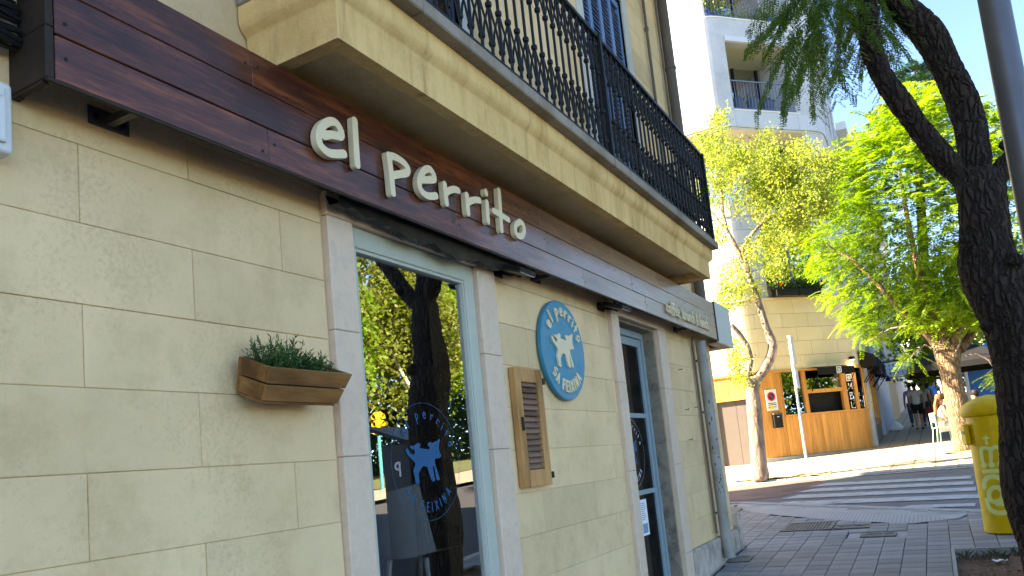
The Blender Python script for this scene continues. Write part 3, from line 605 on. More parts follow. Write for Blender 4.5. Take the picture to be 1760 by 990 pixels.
def arc_text(s, size, rad, a0, a1, bottom=False):
    out = []; wds = [GLY[c][1]+.12 for c in s]; tot = sum(wds); acc = 0
    for c, wd in zip(s, wds):
        a = R(a0+(a1-a0)*(acc+wd/2)/tot); acc += wd
        if c == ' ': continue
        rr = rad; rot = (a+math.pi/2) if bottom else (a-math.pi/2)
        out.append((c, rr*math.cos(a), rr*math.sin(a), rot))
    return out
def decal(parent, cy, cz, X, sc, m, ringmat, txt):
    pl = lambda u, v, w_: (X, cy+u*sc, cz+v*sc)
    flat(ring_sd(.335, .0014), .003, 0, pl).build('decal_ring', ringmat, parent)
    flat(DOGSD, .008, 0, pl).build('decal_dog', m, parent)
    for s, size, rad, a0, a1, bt in (('el perrito', .075, .245, 150, 12, False), ('SA FEIXINA', .068, .285, 212, 322, True)):
        for c, x, y, rot in arc_text(s, size, rad, a0, a1, bt):
            sd = sd_strokes([[(x+u, y+v) for u, v in st] for st in glyph(c, size*.8, .006, rot)], .0038)
            flat(sd, .003, 0, pl).build('decal_letter', txt, parent)
m_decal = mat('blue_vinyl', (.005, .085, .19), .5, .05); m_decalw = mat('white_vinyl', (.55, .58, .6), .6, .05)
pl_, pr_, pt_, pb_ = onx(684, 811), onx(800, 838), onx(739, 691.5), onx(748, 894.5)
decal(wf, (pl_[1]+pr_[1])/2, (pt_[2]+pb_[2])/2, -.0265, (pt_[2]-pb_[2])/2/.335, m_decal, m_decal, m_decal)
# café door
DX = -.145; dr = MB(); y0, y1, zt = 5.932, 6.897, 2.733
dr.box((DX-.05, y0, .377), (DX+.03, y0+.04, zt)).box((DX-.05, y1-.04, .377), (DX+.03, y1, zt)).box((DX-.05, y0+.041, zt-.06), (DX+.03, y1-.041, zt)); df = dr.build('door_frame', m_teal, cafe, bevel=.004)
st = MB(); st.box((DX-.03, y0+.042, .385), (DX+.012, y0+.11, zt-.062)).box((DX-.03, y1-.095, .385), (DX+.012, y1-.042, zt-.062)); dd_ = st.build('door', m_teal, cafe, bevel=.003)
for z0, z1 in ((2.60, 2.67), (1.945, 1.985), (1.275, 1.315), (.39, .50)): MB().box((DX-.026, y0+.1105, z0), (DX+.009, y1-.0955, z1)).build('rail', m_teal, dd_, bevel=.002)
for z0, z1 in ((.501, 1.274), (1.316, 1.944), (1.986, 2.599)): MB().box((DX-.012, y0+.1105, z0), (DX-.006, y1-.0955, z1)).build('pane', m_glassd, dd_)
cyd = onx(1107.7, 774, DX)[1]-.30
decal(dd_, cyd, 1.64, DX-.0045, .295/.335, m_decal, m_decalw, m_decalw)
pn = MB().box((DX-.0055, 6.34, .93), (DX-.003, 6.56, 1.235)).build('paper_notice', m_paper, dd_)
m_ink = mat('grey_print', (.2, .3, .36), .7, .1)
for k in range(9): MB().box((DX-.0028, 6.37, 1.2-.017*k), (DX-.0022, 6.37+random.uniform(.1, .16), 1.206-.017*k)).build('print_line', m_ink, pn)
MB().box((DX-.0028, 6.41, .95), (DX-.0022, 6.53, 1.03)).build('print_picture', m_ink, pn)
# balcony slab
bs = MB().box((.002, 2.13, 3.31), (.40, 7.42, 3.42)).build('balcony_slab', m_soffr, cafe)
prof = [(.38, 3.31), (.385, 3.245), (.46, 3.235), (.462, 3.39), (.468, 3.402), (.485, 3.415), (.497, 3.435), (.50, 3.45), (.50, 3.515), (.38, 3.515)]
def mitred(prof, name, m, e0, e1):
    rings = []
    for (px_, pz) in prof:
        o_ = px_-.46; rings.append([(0.002, e0-o_, pz), (px_, e0-o_, pz), (px_, e1+o_, pz), (.002, e1+o_, pz)])
    n = len(prof); V = [p for r_ in rings for p in r_]; Fc = []
    for i in range(n):
        j = (i+1) % n
        for k in range(3): Fc.append((i*4+k, i*4+k+1, j*4+k+1, j*4+k))
    for k in (0, 3): Fc.append(tuple(i*4+k for i in range(n)))
    return MB().add(V, Fc).build(name, m, bs, smooth=True)
mitred(prof, 'moulding', m_balc, 2.11, 7.43)
ys_ = [2.06, 2.55, 3.32, 4.05, 4.78, 5.5, 6.25, 6.95, 7.48]
for a, b in zip(ys_[:-1], ys_[1:]): MB().box((.003, a+.0015, 3.5165), (.565, b-.0015, 3.583)).build('coping_stone', m_coping, bs, bevel=.006)
# balcony doors: louvred shutters
def shutter(y0, y1, z0, z1, m, pname='shutter', zmax=None, x=-.06):
    f = MB(); t_ = .032
    f.box((x, y0, z0), (x+.035, y0+t_, z1)).box((x, y1-t_, z0), (x+.035, y1, z1))
    zm = z0+(z1-z0)*.36
    for a, b in ((z0, z0+.09), (zm-.035, zm+.035), (z1-.07, z1)): f.box((x, y0+t_+.0005, a), (x+.035, y1-t_-.0005, b))
    s_ = f.build(pname, m, cafe)
    sm = MB().obox((0, 0, 0), (.02, (y1-y0)/2-t_-.001, .0035), (.62, 0, -.78), (0, 1, 0), (.78, 0, .62)).mesh('slat', m)
    z = z0+.12
    while z < (zmax or z1)-.09:
        if abs(z-zm) > .055: inst('slat', sm, s_, T(x+.0175, (y0+y1)/2, z))
        z += .046
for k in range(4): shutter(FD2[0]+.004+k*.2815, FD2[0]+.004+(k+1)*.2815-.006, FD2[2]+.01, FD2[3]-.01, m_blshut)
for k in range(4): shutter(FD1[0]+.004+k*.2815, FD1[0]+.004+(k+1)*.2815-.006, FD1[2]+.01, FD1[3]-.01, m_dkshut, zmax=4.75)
# balcony railing
rl = root('balcony_railing', (.52, 4.77, 3.583), 'black wrought iron balcony railing with knotted bars and crossed lattice', 'railing')
RZ0, RZ1, RX = 3.62, 4.45, .525; RY0, RY1 = 2.13, 7.40
rb = MB().box((RX-.02, RY0-.02, RZ1-.012), (RX+.02, RY1+.02, RZ1+.012)); rb.box((.01, RY0-.02, RZ1-.0115), (RX-.0205, RY0+.02, RZ1+.0115)).box((.01, RY1-.02, RZ1-.0115), (RX-.0205, RY1+.02, RZ1+.0115)); rb.build('handrail', m_iron, rl)
rb = MB().box((RX-.012, RY0-.012, RZ0-.008), (RX+.012, RY1+.012, RZ0+.008)).box((.01, RY0-.012, RZ0-.0075), (RX-.0125, RY0+.012, RZ0+.0075)).box((.01, RY1-.012, RZ0-.0075), (RX-.0125, RY1+.012, RZ0+.0075)); rb.build('bottom_rail', m_iron, rl)
for y in (RY0, 4.765, RY1): MB().box((RX-.03, y-.018, 3.584), (RX+.03, y+.018, RZ1+.02)).build('post', m_iron, rl)
SPC = .1003
def baluster(sp):
    b = MB(); H = RZ1-RZ0
    b.tube([(0, 0, .0), (0, 0, H)], .0085, 6)
    for z in (.075, .285, .56, .765): b.lathe([(.004, -.019), (.016, -.012), (.019, 0), (.016, .012), (.004, .019)], (0, 0, z), 8)
    for sg in (-1, 1):
        b.tube([(.004*sg, 0, .275), (.004*sg, sg*sp*.55, .16), (.004*sg, sg*sp*.93, .02)], .0062, 5)
        b.tube([(.004*sg, 0, .58), (.004*sg, sg*sp*.5, .69), (.004*sg, sg*sp*.9, .82)], .0062, 5)
    return b.mesh('baluster', m_iron, smooth=True)
bmz = baluster(SPC); y = RY0+SPC*.8
while y < RY1-.03:
    if abs(y-4.765) > .035: inst('baluster', bmz, rl, T(RX, y, RZ0))
    y += SPC
for yy in (RY0, RY1):
    for k in range(1, 5): inst('baluster', bmz, rl, T(RX-.1*k, yy, RZ0) @ Matrix.Rotation(R(90), 4, 'Z'))
# plant and clutter on the balcony
bp = root('balcony_plant', (.3, 7.1, 3.583), 'dark spiky potted plant behind the balcony railing corner', 'potted plant')
MB().lathe([(.09, 0), (.12, .2), (.13, .22), (.11, .22)], (.3, 7.1, 3.584), 16).build('pot', m_black, bp)
n = 420; P = np.tile([.3, 7.1, 3.9], (n, 1))+RNG.normal(0, .06, (n, 3)); D = rnd_dirs(n, -.35); leafmesh('foliage', P, D, rnd_dirs(n), RNG.uniform(.12, .3, n), .012, m_leafD, bp)
bb = root('storage_box', (.2, 6.6, 3.583), 'dark grey box standing behind the balcony railing near the plant', 'box')
MB().box((.05, 6.35, 3.584), (.35, 6.85, 3.95)).build('body', m_black, bb, bevel=.01); MB().box((.04, 6.34, 3.951), (.36, 6.86, 3.99)).build('lid', m_black, bb, bevel=.006)
# ------------------------------------------------------------------ fascia sign
fs = root('wooden_fascia_sign', (.16, 4.9, 2.79), 'long dark red brown plank fascia reading el perrito above the café window', 'shop sign')
FX = .182; rows = [(2.795, 2.931), (2.934, 3.070), (3.073, 3.212)]
jn = [[1.222, 2.01, 3.28, 4.9, 6.2, 7.3, 8.575], [1.222, 3.0, 4.35, 5.9, 8.575], [1.222, 1.95, 3.59, 4.28, 6.6, 8.575]]
for (a, b), J in zip(rows, jn):
    for c, d in zip(J[:-1], J[1:]):
        dx = random.uniform(-.001, .001)
        pk = MB().box((.155, c+.0006, a), (FX+dx, d-.0006, b)).build('plank', m_fascia, fs, bevel=.003)
        for yy in (c+.03, d-.03): MB().lathe([(.006, 0), (.006, .001)], (0, 0, 0), 8).build('screw', m_iron, pk, world=T(FX+dx+.0004, yy, (a+b)/2+random.uniform(-.03, .03)) @ Matrix.Rotation(R(90), 4, 'Y'))
MB().box((.0, 1.196, 2.795), (.1815, 1.2205, 2.95)).box((.04, 1.198, 2.9505), (.181, 1.2202, 3.212)).build('end_board', m_fasend, fs, bevel=.003)
MB().box((.004, 1.2, 2.786), (.03, 1.222, 2.7945)).box((.172, 1.2, 2.786), (.1835, 8.57, 2.7945)).box((.031, 1.2, 2.787), (.1545, 1.218, 2.7945)).build('metal_edge', m_fasend, fs)
MB().box((.003, 1.23, 2.93), (.15, 8.57, 2.945)).build('back_tray', m_fasend, fs)
MB().box((.15, 8.5765, 2.788), (.192, 8.589, 3.222)).build('end_strip', m_fasend, fs)
for yb in (1.5, 3.05, 4.5, 5.95, 7.6):
    br = MB().box((.001, yb-.07, 2.80), (.006, yb+.07, 2.86)).box((.006, yb-.014, 2.812), (.154, yb+.014, 2.838)).build('bracket', m_steel, fs)
    for s_ in (-1, 1): MB().lathe([(.011, 0), (.011, .004), (.005, .005), (.005, .009)], (0, 0, 0), 8).build('bolt', m_iron, br, world=T(.0065, yb+s_*.045, 2.83) @ Matrix.Rotation(R(90), 4, 'Y'))
# letters traced as strokes: crop origin (520,190), scale .2323
LX = .215
def lp(a, b): p = onx(520+.2323*a, 190+.2323*b, LX); return (p[1], p[2])
LET = [('e', [[(160, 185), (215, 178), (285, 190), (282, 140), (245, 88), (195, 82), (145, 120), (122, 180), (130, 245), (165, 290), (215, 318), (310, 320)]]), ('l', [[(388, 75), (396, 230), (408, 400)]]),
 ('p', [[(640, 332), (655, 440), (672, 610)], [(645, 335), (690, 345), (750, 385), (782, 430), (770, 462), (720, 470), (672, 480)]]),
 ('e', [[(885, 512), (930, 512), (975, 508), (968, 465), (940, 432), (905, 440), (872, 490), (868, 560), (895, 610), (935, 632), (990, 630)]]),
 ('r', [[(1053, 545), (1060, 620), (1068, 685)], [(1068, 605), (1095, 588), (1125, 582), (1155, 592)]]), ('r', [[(1217, 625), (1222, 690), (1228, 758)], [(1226, 682), (1255, 665), (1285, 660), (1312, 665)]]),
 ('i', [[(1366, 680), (1370, 745), (1375, 820)], [(1358, 600), (1360, 612)]]), ('t', [[(1455, 592), (1462, 690), (1475, 885)], [(1415, 742), (1465, 770), (1525, 808)]]), ('o', [[(1608, 822), (1580, 850), (1580, 900), (1600, 928), (1630, 925), (1642, 885), (1632, 840), (1608, 822)]])]
def smooth(st, n=4):
    if len(st) < 3: return st
    P = np.array([st[0]]+list(st)+[st[-1]], float); out = []
    for i in range(1, len(P)-2):
        for k in range(n):
            t = k/n; out.append(tuple(.5*((2*P[i])+(-P[i-1]+P[i+1])*t+(2*P[i-1]-5*P[i]+4*P[i+1]-P[i+2])*t*t+(-P[i-1]+3*P[i]-3*P[i+1]+P[i+2])*t**3)))
    return out+[st[-1]]
for c, sts in LET:
    S_ = [smooth([lp(*q) for q in st]) for st in sts]
    flat(sd_strokes(S_, .0178), .005, .028, lambda u, v, w_: (LX-.028+w_, u, v)).build('letter', m_letter, fs)
# small lettering at the far end
tx = 'coffee, brunch & lunch...'; y = 6.72; size = .115; tw = text_width(tx, size); kx = (8.25-6.72)/tw
for c in tx:
    wd = GLY[c][1]*size*kx
    if GLY[c][0]:
        S_ = [[(y+u*size*kx, 2.862+v*size) for u, v in stt] for stt in GLY[c][0]]
        flat(sd_strokes(S_, .0085), .004, .012, lambda u, v, w_: (FX+.012+w_, u, v)).build('small_letter', m_letter, fs)
    y += wd+.1*size*kx
# pale box at the corner end of the fascia
pb = root('awning_box', (.1, 8.9, 2.75), 'pale grey green boxed awning end at the café corner beside the fascia', 'awning box')
MB().box((.165, 8.592, 2.765), (.195, 9.27, 3.235)).build('front_board', m_paleboard, pb, bevel=.004); MB().box((-3.5, 9.24, 2.765), (.1645, 9.27, 3.235)).build('side_board', m_paleboard, pb, bevel=.004)
MB().box((-3.5, 9.06, 2.766), (.164, 9.239, 2.78)).box((.06, 8.62, 2.767), (.164, 9.059, 2.781)).build('soffit_board', mat('pale_wood_soffit', (.42, .32, .22), .6), pb); MB().box((-3.5, 8.905, 3.05), (.06, 9.239, 3.2)).build('rolled_awning', m_black, pb)
# cable bundle, junction box
cb = root('cable_bundle', (.06, .9, 2.95), 'bundle of black cables hanging on the wall beside the fascia end', 'cables')
for k in range(26):
    z = 2.93+.013*(k % 13)+random.gauss(0, .006); x = .02+.05*(k//13)+random.random()*.05
    MB().tube([(x, .3, z+.02), (x+random.gauss(0, .01), .75, z+random.gauss(0, .015)), (x+random.gauss(0, .01), 1.0, z+random.gauss(0, .015)), (x*.8, 1.19, z+random.gauss(0, .01))], .0075, 6).build('cable', m_black, cb, smooth=True)
jb = root('junction_box', (.05, 1.05, 2.6), 'grey white plastic electrical box fixed to the cream wall', 'electrical box')
MB().box((.001, .84, 2.585), (.08, 1.163, 2.79)).build('housing', m_plas, jb, bevel=.012, seg=3); MB().box((.0805, .865, 2.61), (.092, 1.14, 2.768)).build('cover', m_plas, jb, bevel=.006, seg=2)
MB().lathe([(.012, 0), (.012, .003)], (0, 0, 0), 12).build('knob', m_plas, jb, world=T(.0925, 1.12, 2.75) @ Matrix.Rotation(R(90), 4, 'Y'))
# sagging black awning cloth and cables under the fascia
mb = MB(); V = []; ny = 40
for i in range(ny+1):
    y = 2.45+(4.25-2.45)*i/ny; sag = .03+.045*math.sin(math.pi*i/ny)**1.5*(1+.3*math.sin(i*.7))+.01*math.sin(i*1.9)
    for x, dz in ((.05, .02), (.07, -sag), (.115, -sag*1.1), (.14, .02)): V.append((x, y, 2.81+dz))
mb.add(V, [(i*4+k, i*4+k+1, i*4+k+5, i*4+k+4) for i in range(ny) for k in range(3)]); tag(mb.build('black_cloth', m_black, smooth=True), 'sagging roll of black awning cloth under the plank fascia', 'awning cloth')
# floodlights
for px_, py_, lb in ((882, 466, 'black floodlight beside a ribbed hose between café window and blue sign'), (1056, 528, 'black floodlight above the corner of the café door surround')):
    p = onx(px_, py_, .12); y, z = p[1], p[2]; y0 = y
    f = root('floodlight', (.05, y, z), lb, 'floodlight')
    MB().obox((.14, y, z), (.085, .10, .016), (.94, 0, -.34), (0, 1, 0), (.34, 0, .94)).build('housing', m_black, f, bevel=.006)
    MB().obox((.147, y, z-.0165), (.07, .085, .002), (.94, 0, -.34), (0, 1, 0), (.34, 0, .94)).build('lens', m_plas, f)
    for s_ in (-1, 1): MB().tube([(.01, y+s_*.04, z+.02), (.05, y+s_*.105, z+.01), (.13, y+s_*.108, z)], .009, 6).build('arm', m_black, f)
    MB().box((.001, y-.06, z-.01), (.015, y+.06, z+.05)).build('wall_plate', m_black, f)
    MB().tube([(.03, y+.05, z+.03), (.08, y+.16, z+.0), (.06, y+.24, z+.04), (.05, y+.2, z+.09)], .006, 6).build('cable', m_black, f, smooth=True)
p = onx(858, 446, .1); hs = MB(); pts = [(.06, p[1]-.02, p[2]-.05), (.07, p[1]-.01, p[2]), (.08, p[1]+.0, p[2]+.06), (.09, p[1]+.03, p[2]+.12)]
P_ = []; Rr = []
for i in range(40):
    t = i/39*(len(pts)-1); k = min(int(t), len(pts)-2); q = np.array(pts[k])*(1-t+k)+np.array(pts[k+1])*(t-k); P_.append(q); Rr.append(.034 if i % 2 else .028)
hs.tube(P_, Rr, 10); tag(hs.build('ribbed_hose', m_galv, smooth=False), 'short grey ribbed hose poking out under the fascia beside the window', 'hose')
# ------------------------------------------------------------------ round sign
rs = root('round_sign', (.03, SY, SZ-SR), 'round blue wall sign with cream dog, el perrito and SA FEIXINA', 'sign')
MB().lathe([(SR-.004, 0), (SR, .004), (SR, .026), (SR-.004, .03)], (0, 0, 0), 72).build('disc', m_blue, rs, smooth=True, world=T(.012, SY, SZ) @ Matrix.Rotation(R(90), 4, 'Y'))
rp = lambda u, v, w_: (.043+w_, SY+u, SZ+v)
flat(DOGSD, .005, .012, rp).build('dog_figure', m_letter, rs)
for s, size, rad, a0, a1, bt in (('el perrito', .088, .235, 152, 14, False), ('SA FEIXINA', .075, .285, 214, 322, True)):
    for c, x, y, rot in arc_text(s, size, rad, a0, a1, bt):
        sd = sd_strokes([[(x+u, y+v) for u, v in stt] for stt in glyph(c, size, .006, rot)], .0072)
        flat(sd, .0035, .01, rp).build('letter', m_letter, rs)
# ------------------------------------------------------------------ small wooden shutter on the wall
sh = root('louvred_shutter', (.02, 4.18, 1.485), 'narrow natural wood louvred shutter on the cream wall below the round sign', 'shutter')
A0, A1, B0, B1 = 4.0, 4.36, 1.487, 2.2
for a, b in (((.006, A0, B0), (.045, A0+.075, B1)), ((.006, A1-.075, B0), (.045, A1, B1))): MB().box(a, b).build('stile', m_shutwood, sh, bevel=.003)
for a, b in ((B0, B0+.10), (B1-.085, B1)): MB().box((.008, A0+.0755, a), (.043, A1-.0755, b)).build('rail', m_shutwood, sh, bevel=.003)
sm = MB().obox((0, 0, 0), (.022, (A1-A0)/2-.0765, .004), (.6, 0, -.8), (0, 1, 0), (.8, 0, .6)).mesh('slat', m_slat)
for k in range(15): inst('slat', sm, sh, T(.024, (A0+A1)/2, B0+.122+k*.0355))
MB().box((.004, A0+.076, B0+.1), (.007, A1-.076, B1-.085)).build('backing', m_dark, sh)
for z in (2.13, 1.545): MB().box((.004, A1+.0005, z-.02), (.05, A1+.03, z+.02)).build('hinge', m_iron, sh, bevel=.003)
MB().box((.0455, A0+.028, 1.82), (.056, A0+.05, 1.9)).build('latch', m_iron, sh, bevel=.003)
# ------------------------------------------------------------------ planter box and its herb
tilt = Matrix.Rotation(R(22), 4, 'Y'); PM = T(.012, 2.138, 1.975) @ tilt
pl = root('planter_box', (.08, 2.2, 1.96), 'wooden slatted planter box tipped forward on the wall beside the window', 'planter')
def pbd(n, pts, vec): return MB().prism(pts, vec).build(n, m_cedar, pl, bevel=.0025, world=PM)
for a, b in ((.0, .059), (.064, .125)):
    w0, w1 = .19+.0225*a/.125, .19+.0225*b/.125; f0, f1 = .128+.022*a/.125, .128+.022*b/.125
    pbd('board', [(f0, -w0, a), (f0, w0, a), (f1, w1, b), (f1, -w1, b)], (.016, 0, 0))
    pbd('board', [(0, -w0, a), (0, w0, a), (0, w1, b), (0, -w1, b)], (.014, 0, 0))
    for s_ in (-1, 1): pbd('board', [(.0145, s_*w0, a), (f0-.0005, s_*w0, a), (f1-.0005, s_*w1, b), (.0145, s_*w1, b)], (0, -s_*.014, 0))
pbd('base_board', [(.0, -.185, -.012), (.135, -.185, -.012), (.135, .185, -.012), (.0, .185, -.012)], (0, 0, .011)); MB().box((.016, -.175, .06), (.126, .175, .09)).build('soil', m_soil, pl, world=PM)
hp = root('herb_plant', (.08, 2.2, 2.06), 'bushy green rosemary like herb growing in the wooden wall planter', 'plant')
Ps, Ds = [], []; stm = MB()
for k in range(150):
    u = random.choice([random.gauss(-.07, .05), random.gauss(.09, .04)]); u = max(-.15, min(.16, u)); b = PM @ Vector((.07+random.gauss(0, .022), u, .085))
    l = random.uniform(.05, .115)*(1.25 if u < 0 else .8); d = Vector((random.gauss(.1, .4), random.gauss(0, .45), 1)).normalized(); pv = [np.array(b)+np.array(d)*l*q+np.array([random.gauss(0, .004) for _ in range(3)]) for q in (0, .5, 1)]
    stm.tube(pv, [.0018, .0014, .0008], 4, cap=False)
    for q in range(18):
        t = (q+1)/18; Ps.append(np.array(b)+np.array(d)*l*t); dd2 = np.array(d)*.7+RNG.normal(0, .7, 3); Ds.append(dd2)
stm.build('stem', m_leafD, hp); leafmesh('foliage', Ps, Ds, rnd_dirs(len(Ps)), RNG.uniform(.016, .034, len(Ps)), .0026, leafmat('herb_leaf', (.02, .06, .015), (.06, .125, .035), .2), hp)
# ------------------------------------------------------------------ downpipes
dp = root('downpipe', (.09, 8.16, .5), 'grey metal downpipe with scrawled marks beside the café door', 'downpipe')
MB().tube([(.095, 8.16, .62), (.095, 8.16, 2.75)], .055, 16).build('pipe', m_galv, dp, smooth=True); MB().tube([(.11, 8.16, .49), (.105, 8.16, .58), (.095, 8.16, .66)], [.06, .06, .062], 16).build('shoe', m_galv, dp, smooth=True)
MB().tube([(.03, 8.075, .75), (.03, 8.075, 2.8)], .012, 8).build('thin_cable_pipe', m_brownpipe, dp)
for z in (.95, 2.0, 2.55):
    MB().lathe([(.057, -.012), (.062, -.012), (.062, .012), (.057, .012)], (.095, 8.16, z), 16).build('collar', m_galv, dp); MB().box((0, 8.15, z-.01), (.04, 8.17, z+.01)).build('bracket', m_iron, dp)
for k in range(18):     # pen scrawls
    z = random.choice([random.uniform(1.15, 1.65), random.uniform(1.7, 2.35)]); a = R(random.uniform(-95, -20)); L_ = random.uniform(.015, .05)
    MB().obox((.095+.0555*math.cos(a), 8.16+.0555*math.sin(a), z), (.001, random.choice([.002, .005]), L_/2.6), (math.cos(a), math.sin(a), 0), (-math.sin(a), math.cos(a), 0)).build('pen_mark', m_black, dp)
up = root('upper_downpipe', (.07, 8.5, 3.4), 'thick brown grey downpipe on the upper wall beyond the blue shutters', 'downpipe')
MB().tube([(.075, 8.5, 3.22), (.075, 8.5, 9.5)], .058, 16).build('pipe', m_brownpipe, up, smooth=True)
for z in (4.7, 6.0, 7.4): MB().lathe([(.06, -.015), (.066, -.015), (.066, .015), (.06, .015)], (.075, 8.5, z), 16).build('collar', m_brownpipe, up)
tpz = root('thin_gas_pipe', (.03, 7.86, 3.6), 'thin rusty brown pipe running up the wall beside the thick downpipe', 'pipe')
MB().tube([(.03, 7.87, 3.65), (.03, 7.86, 9)], .016, 8).build('pipe', m_brownpipe, tpz, smooth=True); MB().tube([(.03, 8.38, 3.65), (.03, 8.38, 9)], .012, 8).build('cable', m_brownpipe, tpz)
for z in (4.2, 5.3, 6.2): MB().lathe([(.018, -.02), (.024, -.02), (.024, .02), (.018, .02)], (.03, 7.865, z), 8).build('coupling', m_brownpipe, tpz)
for k, (y, z, hl) in enumerate(((7.55, 2.42, 'topmost small wire hook in the cream wall beside the café door'), (7.6, 2.02, 'middle small wire hook in the cream wall, away from the downpipe'), (7.95, 2.05, 'small wire hook in the cream wall close to the downpipe'), (7.6, 1.72, 'lowest small wire hook in the cream wall beside the café door'))):
    hk = MB().tube([(0, y, z), (.025, y, z), (.03, y+.012, z-.004), (.03, y+.02, z+.012)], .003, 5); tag(hk.build('wall_hook', m_iron, smooth=True), hl, 'hook', 'hooks in the café wall')
# chair inside the window
ch = root('cafe_chair', (-.42, 3.55, .75), 'white plastic shell chair standing inside the café window', 'chair')
CHX = -.42; cc_ = onx(722, 900, CHX); yc, zs = cc_[1], 1.19
V = []; nu = 14; nv = 12
for i in range(nu+1):
    t = i/nu
    for j in range(nv+1):
        s_ = (j/nv-.5)*2; wd = .22*(1-.12*t)
        if t < .5: x = -.2+.42*t/.5; z = zs-.0+.03*s_*s_
        else: q = (t-.5)/.5; x = .22+.09*q; z = zs+.03*s_*s_+.36*q
        V.append((CHX+s_*wd, yc-(x if t < .5 else x-.06*s_*s_), z))
MB().add(V, [(i*(nv+1)+j, (i+1)*(nv+1)+j, (i+1)*(nv+1)+j+1, i*(nv+1)+j+1) for i in range(nu) for j in range(nv)]).build('seat_shell', m_white, ch, smooth=True)
for sx in (-1, 1):
    for sy in (-1, 1): MB().tube([(CHX+sx*.12, yc+sy*.14, zs-.01), (CHX+sx*.17, yc+sy*.18, .752)], [.016, .012], 8).build('leg', m_white, ch)
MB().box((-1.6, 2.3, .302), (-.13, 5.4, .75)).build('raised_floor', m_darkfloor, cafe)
# ------------------------------------------------------------------ the corner building with the wooden bar
C1 = np.array([-2.21, 22.57]); CD = np.array([.681, .732]); C2 = C1+CD*3.784; T1, T2 = .42, .42
def ppt(u, off=0.0):
    """point on the facade line; u runs along the cut-off corner, off is outwards"""
    def base(u):
        if u <= 0: return C1+np.array([u, 0]), np.array([0, -1.0])
        if u <= 3.784: return C1+CD*u, np.array([.732, -.681])
        return C2+np.array([0, u-3.784]), np.array([1.0, 0])
    for c, t in ((0, T1), (3.784, T2)):
        if c-t < u < c+t:
            a, na = base(c-t); b, nb = base(c+t); m, _ = base(c); q = (u-c+t)/(2*t)
            p = (1-q)**2*a+2*q*(1-q)*m+q*q*b; n = (1-q)*na+q*nb; n /= np.linalg.norm(n); p = p+n*off; return p
    p, n = base(u); return p+n*off
def us(u0, u1):
    L = [u0, u1]
    for c, t in ((0, T1), (3.784, T2)): L += [c-t+2*t*i/8 for i in range(9)]
    return sorted(set(u for u in L if u0 <= u <= u1))
def pwall(u0, u1, z0, z1, th=.3, off=0.0, mb=None):
    mb = mb or MB(); U = us(u0, u1); n = len(U); V = []
    for u in U:
        a = ppt(u, off); b = ppt(u, off-th); V += [(a[0], a[1], z0), (a[0], a[1], z1), (b[0], b[1], z1), (b[0], b[1], z0)]
    Fc = [(0, 1, 2, 3)[::-1], tuple(4*(n-1)+k for k in range(4))]
    for i in range(n-1):
        for k in range(4): q = (k+1) % 4; Fc.append((4*i+k, 4*i+4+k, 4*i+4+q, 4*i+q))
    return mb.add(V, Fc)
cbz = root('corner_building', (-3, 26, 1.1), 'white rounded corner apartment block with balconies, cream stone and wooden bar front', 'building')
m_wstuc = stucco('white_render', (.50, .505, .525), stain=.25, bump=.2); m_panel = mat('white_panel', (.52, .53, .55), .6, .04, 2, rand=.04)
m_tilestone = mat('cream_facade_stone', (.78, .66, .43), .75, .06, 2, bump=.2, rand=.05); m_oak = woodmat('orange_bar_wood', (.50, .215, .05), (.64, .29, .075), (.75, .38, .115), 2, .5, rand=.14, blotch=.25)
m_gdoor = mat('taupe_metal_door', (.115, .095, .085), .5, .05); m_soff = mat('cream_soffit', (.52, .47, .34), .8, .05); m_railg = mat('grey_rail_metal', (.16, .18, .22), .45, .1, metal=.4); m_awn = mat('black_awning_canvas', (.012, .012, .013), .8, .2)
def cpart(n, mb, m, par=None, **k): return mb.build(n, m, par or cbz, **k)
# core that closes the volume
def poly_prism(off, z0, z1, n, m):
    P = [ppt(u, off) for u in us(-11.5, 9.5)]; P = [(*p, z0) for p in P]+[(-8, 31, z0), (-13.7, 31, z0)]
    return cpart(n, MB().prism(P, (0, 0, z1-z0)), m)
poly_prism(-.3, 0.9, 8.3, 'lower_core', m_dark); poly_prism(-1.6, 8.3, 10.9, 'loggia_core', m_bglass if 0 else mat('loggia_wall', (.5, .46, .36), .8, .05)); poly_prism(-1.75, 11.3, 17.4, 'upper_core', m_dark)
cpart('roof_band', pwall(-11.5, 9.5, 17.0, 17.7, .4), m_wstuc)
# ground floor
cpart('base_step', pwall(-.02, 4.5, .95, 1.2, .3, .10), m_conc); cpart('ground_wall', pwall(-11.5, -1.215, .9, 3.66, .28), m_wstuc)
gd = cpart('garage_door', pwall(-1.19, -.63, 1.05, 2.92, .05, -.10), m_gdoor); cpart('door_leaf', pwall(-.622, -.02, 1.05, 2.92, .05, -.10), m_gdoor, gd)
def planks(u0, u1, z0, z1, off=.0, wd=.115):
    n = max(1, round((u1-u0)/wd)); w_ = (u1-u0)/n
    for k in range(n):
        a, b = u0+k*w_+.002, u0+(k+1)*w_-.002; p, q = ppt(a, off+random.uniform(0, .004)), ppt(b, off+random.uniform(0, .004))
        d = q-p; l = np.linalg.norm(d); d /= l; nn = np.array([d[1], -d[0]]); c = (p+q)/2-nn*.012
        MB().obox((*c, (z0+z1)/2), (l/2, .012, (z1-z0)/2), (*d, 0), (*nn, 0)).build('plank', m_oak, cbz)
planks(-1.2, 0, 2.93, 3.64, .0); planks(0, .855, 1.21, 3.64, .02); planks(.86, 4.15, 1.21, 2.33, .02)
cpart('counter_ledge', pwall(.86, 4.18, 2.335, 2.372, .12, .06), m_oak); cpart('wood_rim', pwall(-1.2, 4.3, 3.61, 3.665, .1, .05), m_oak)
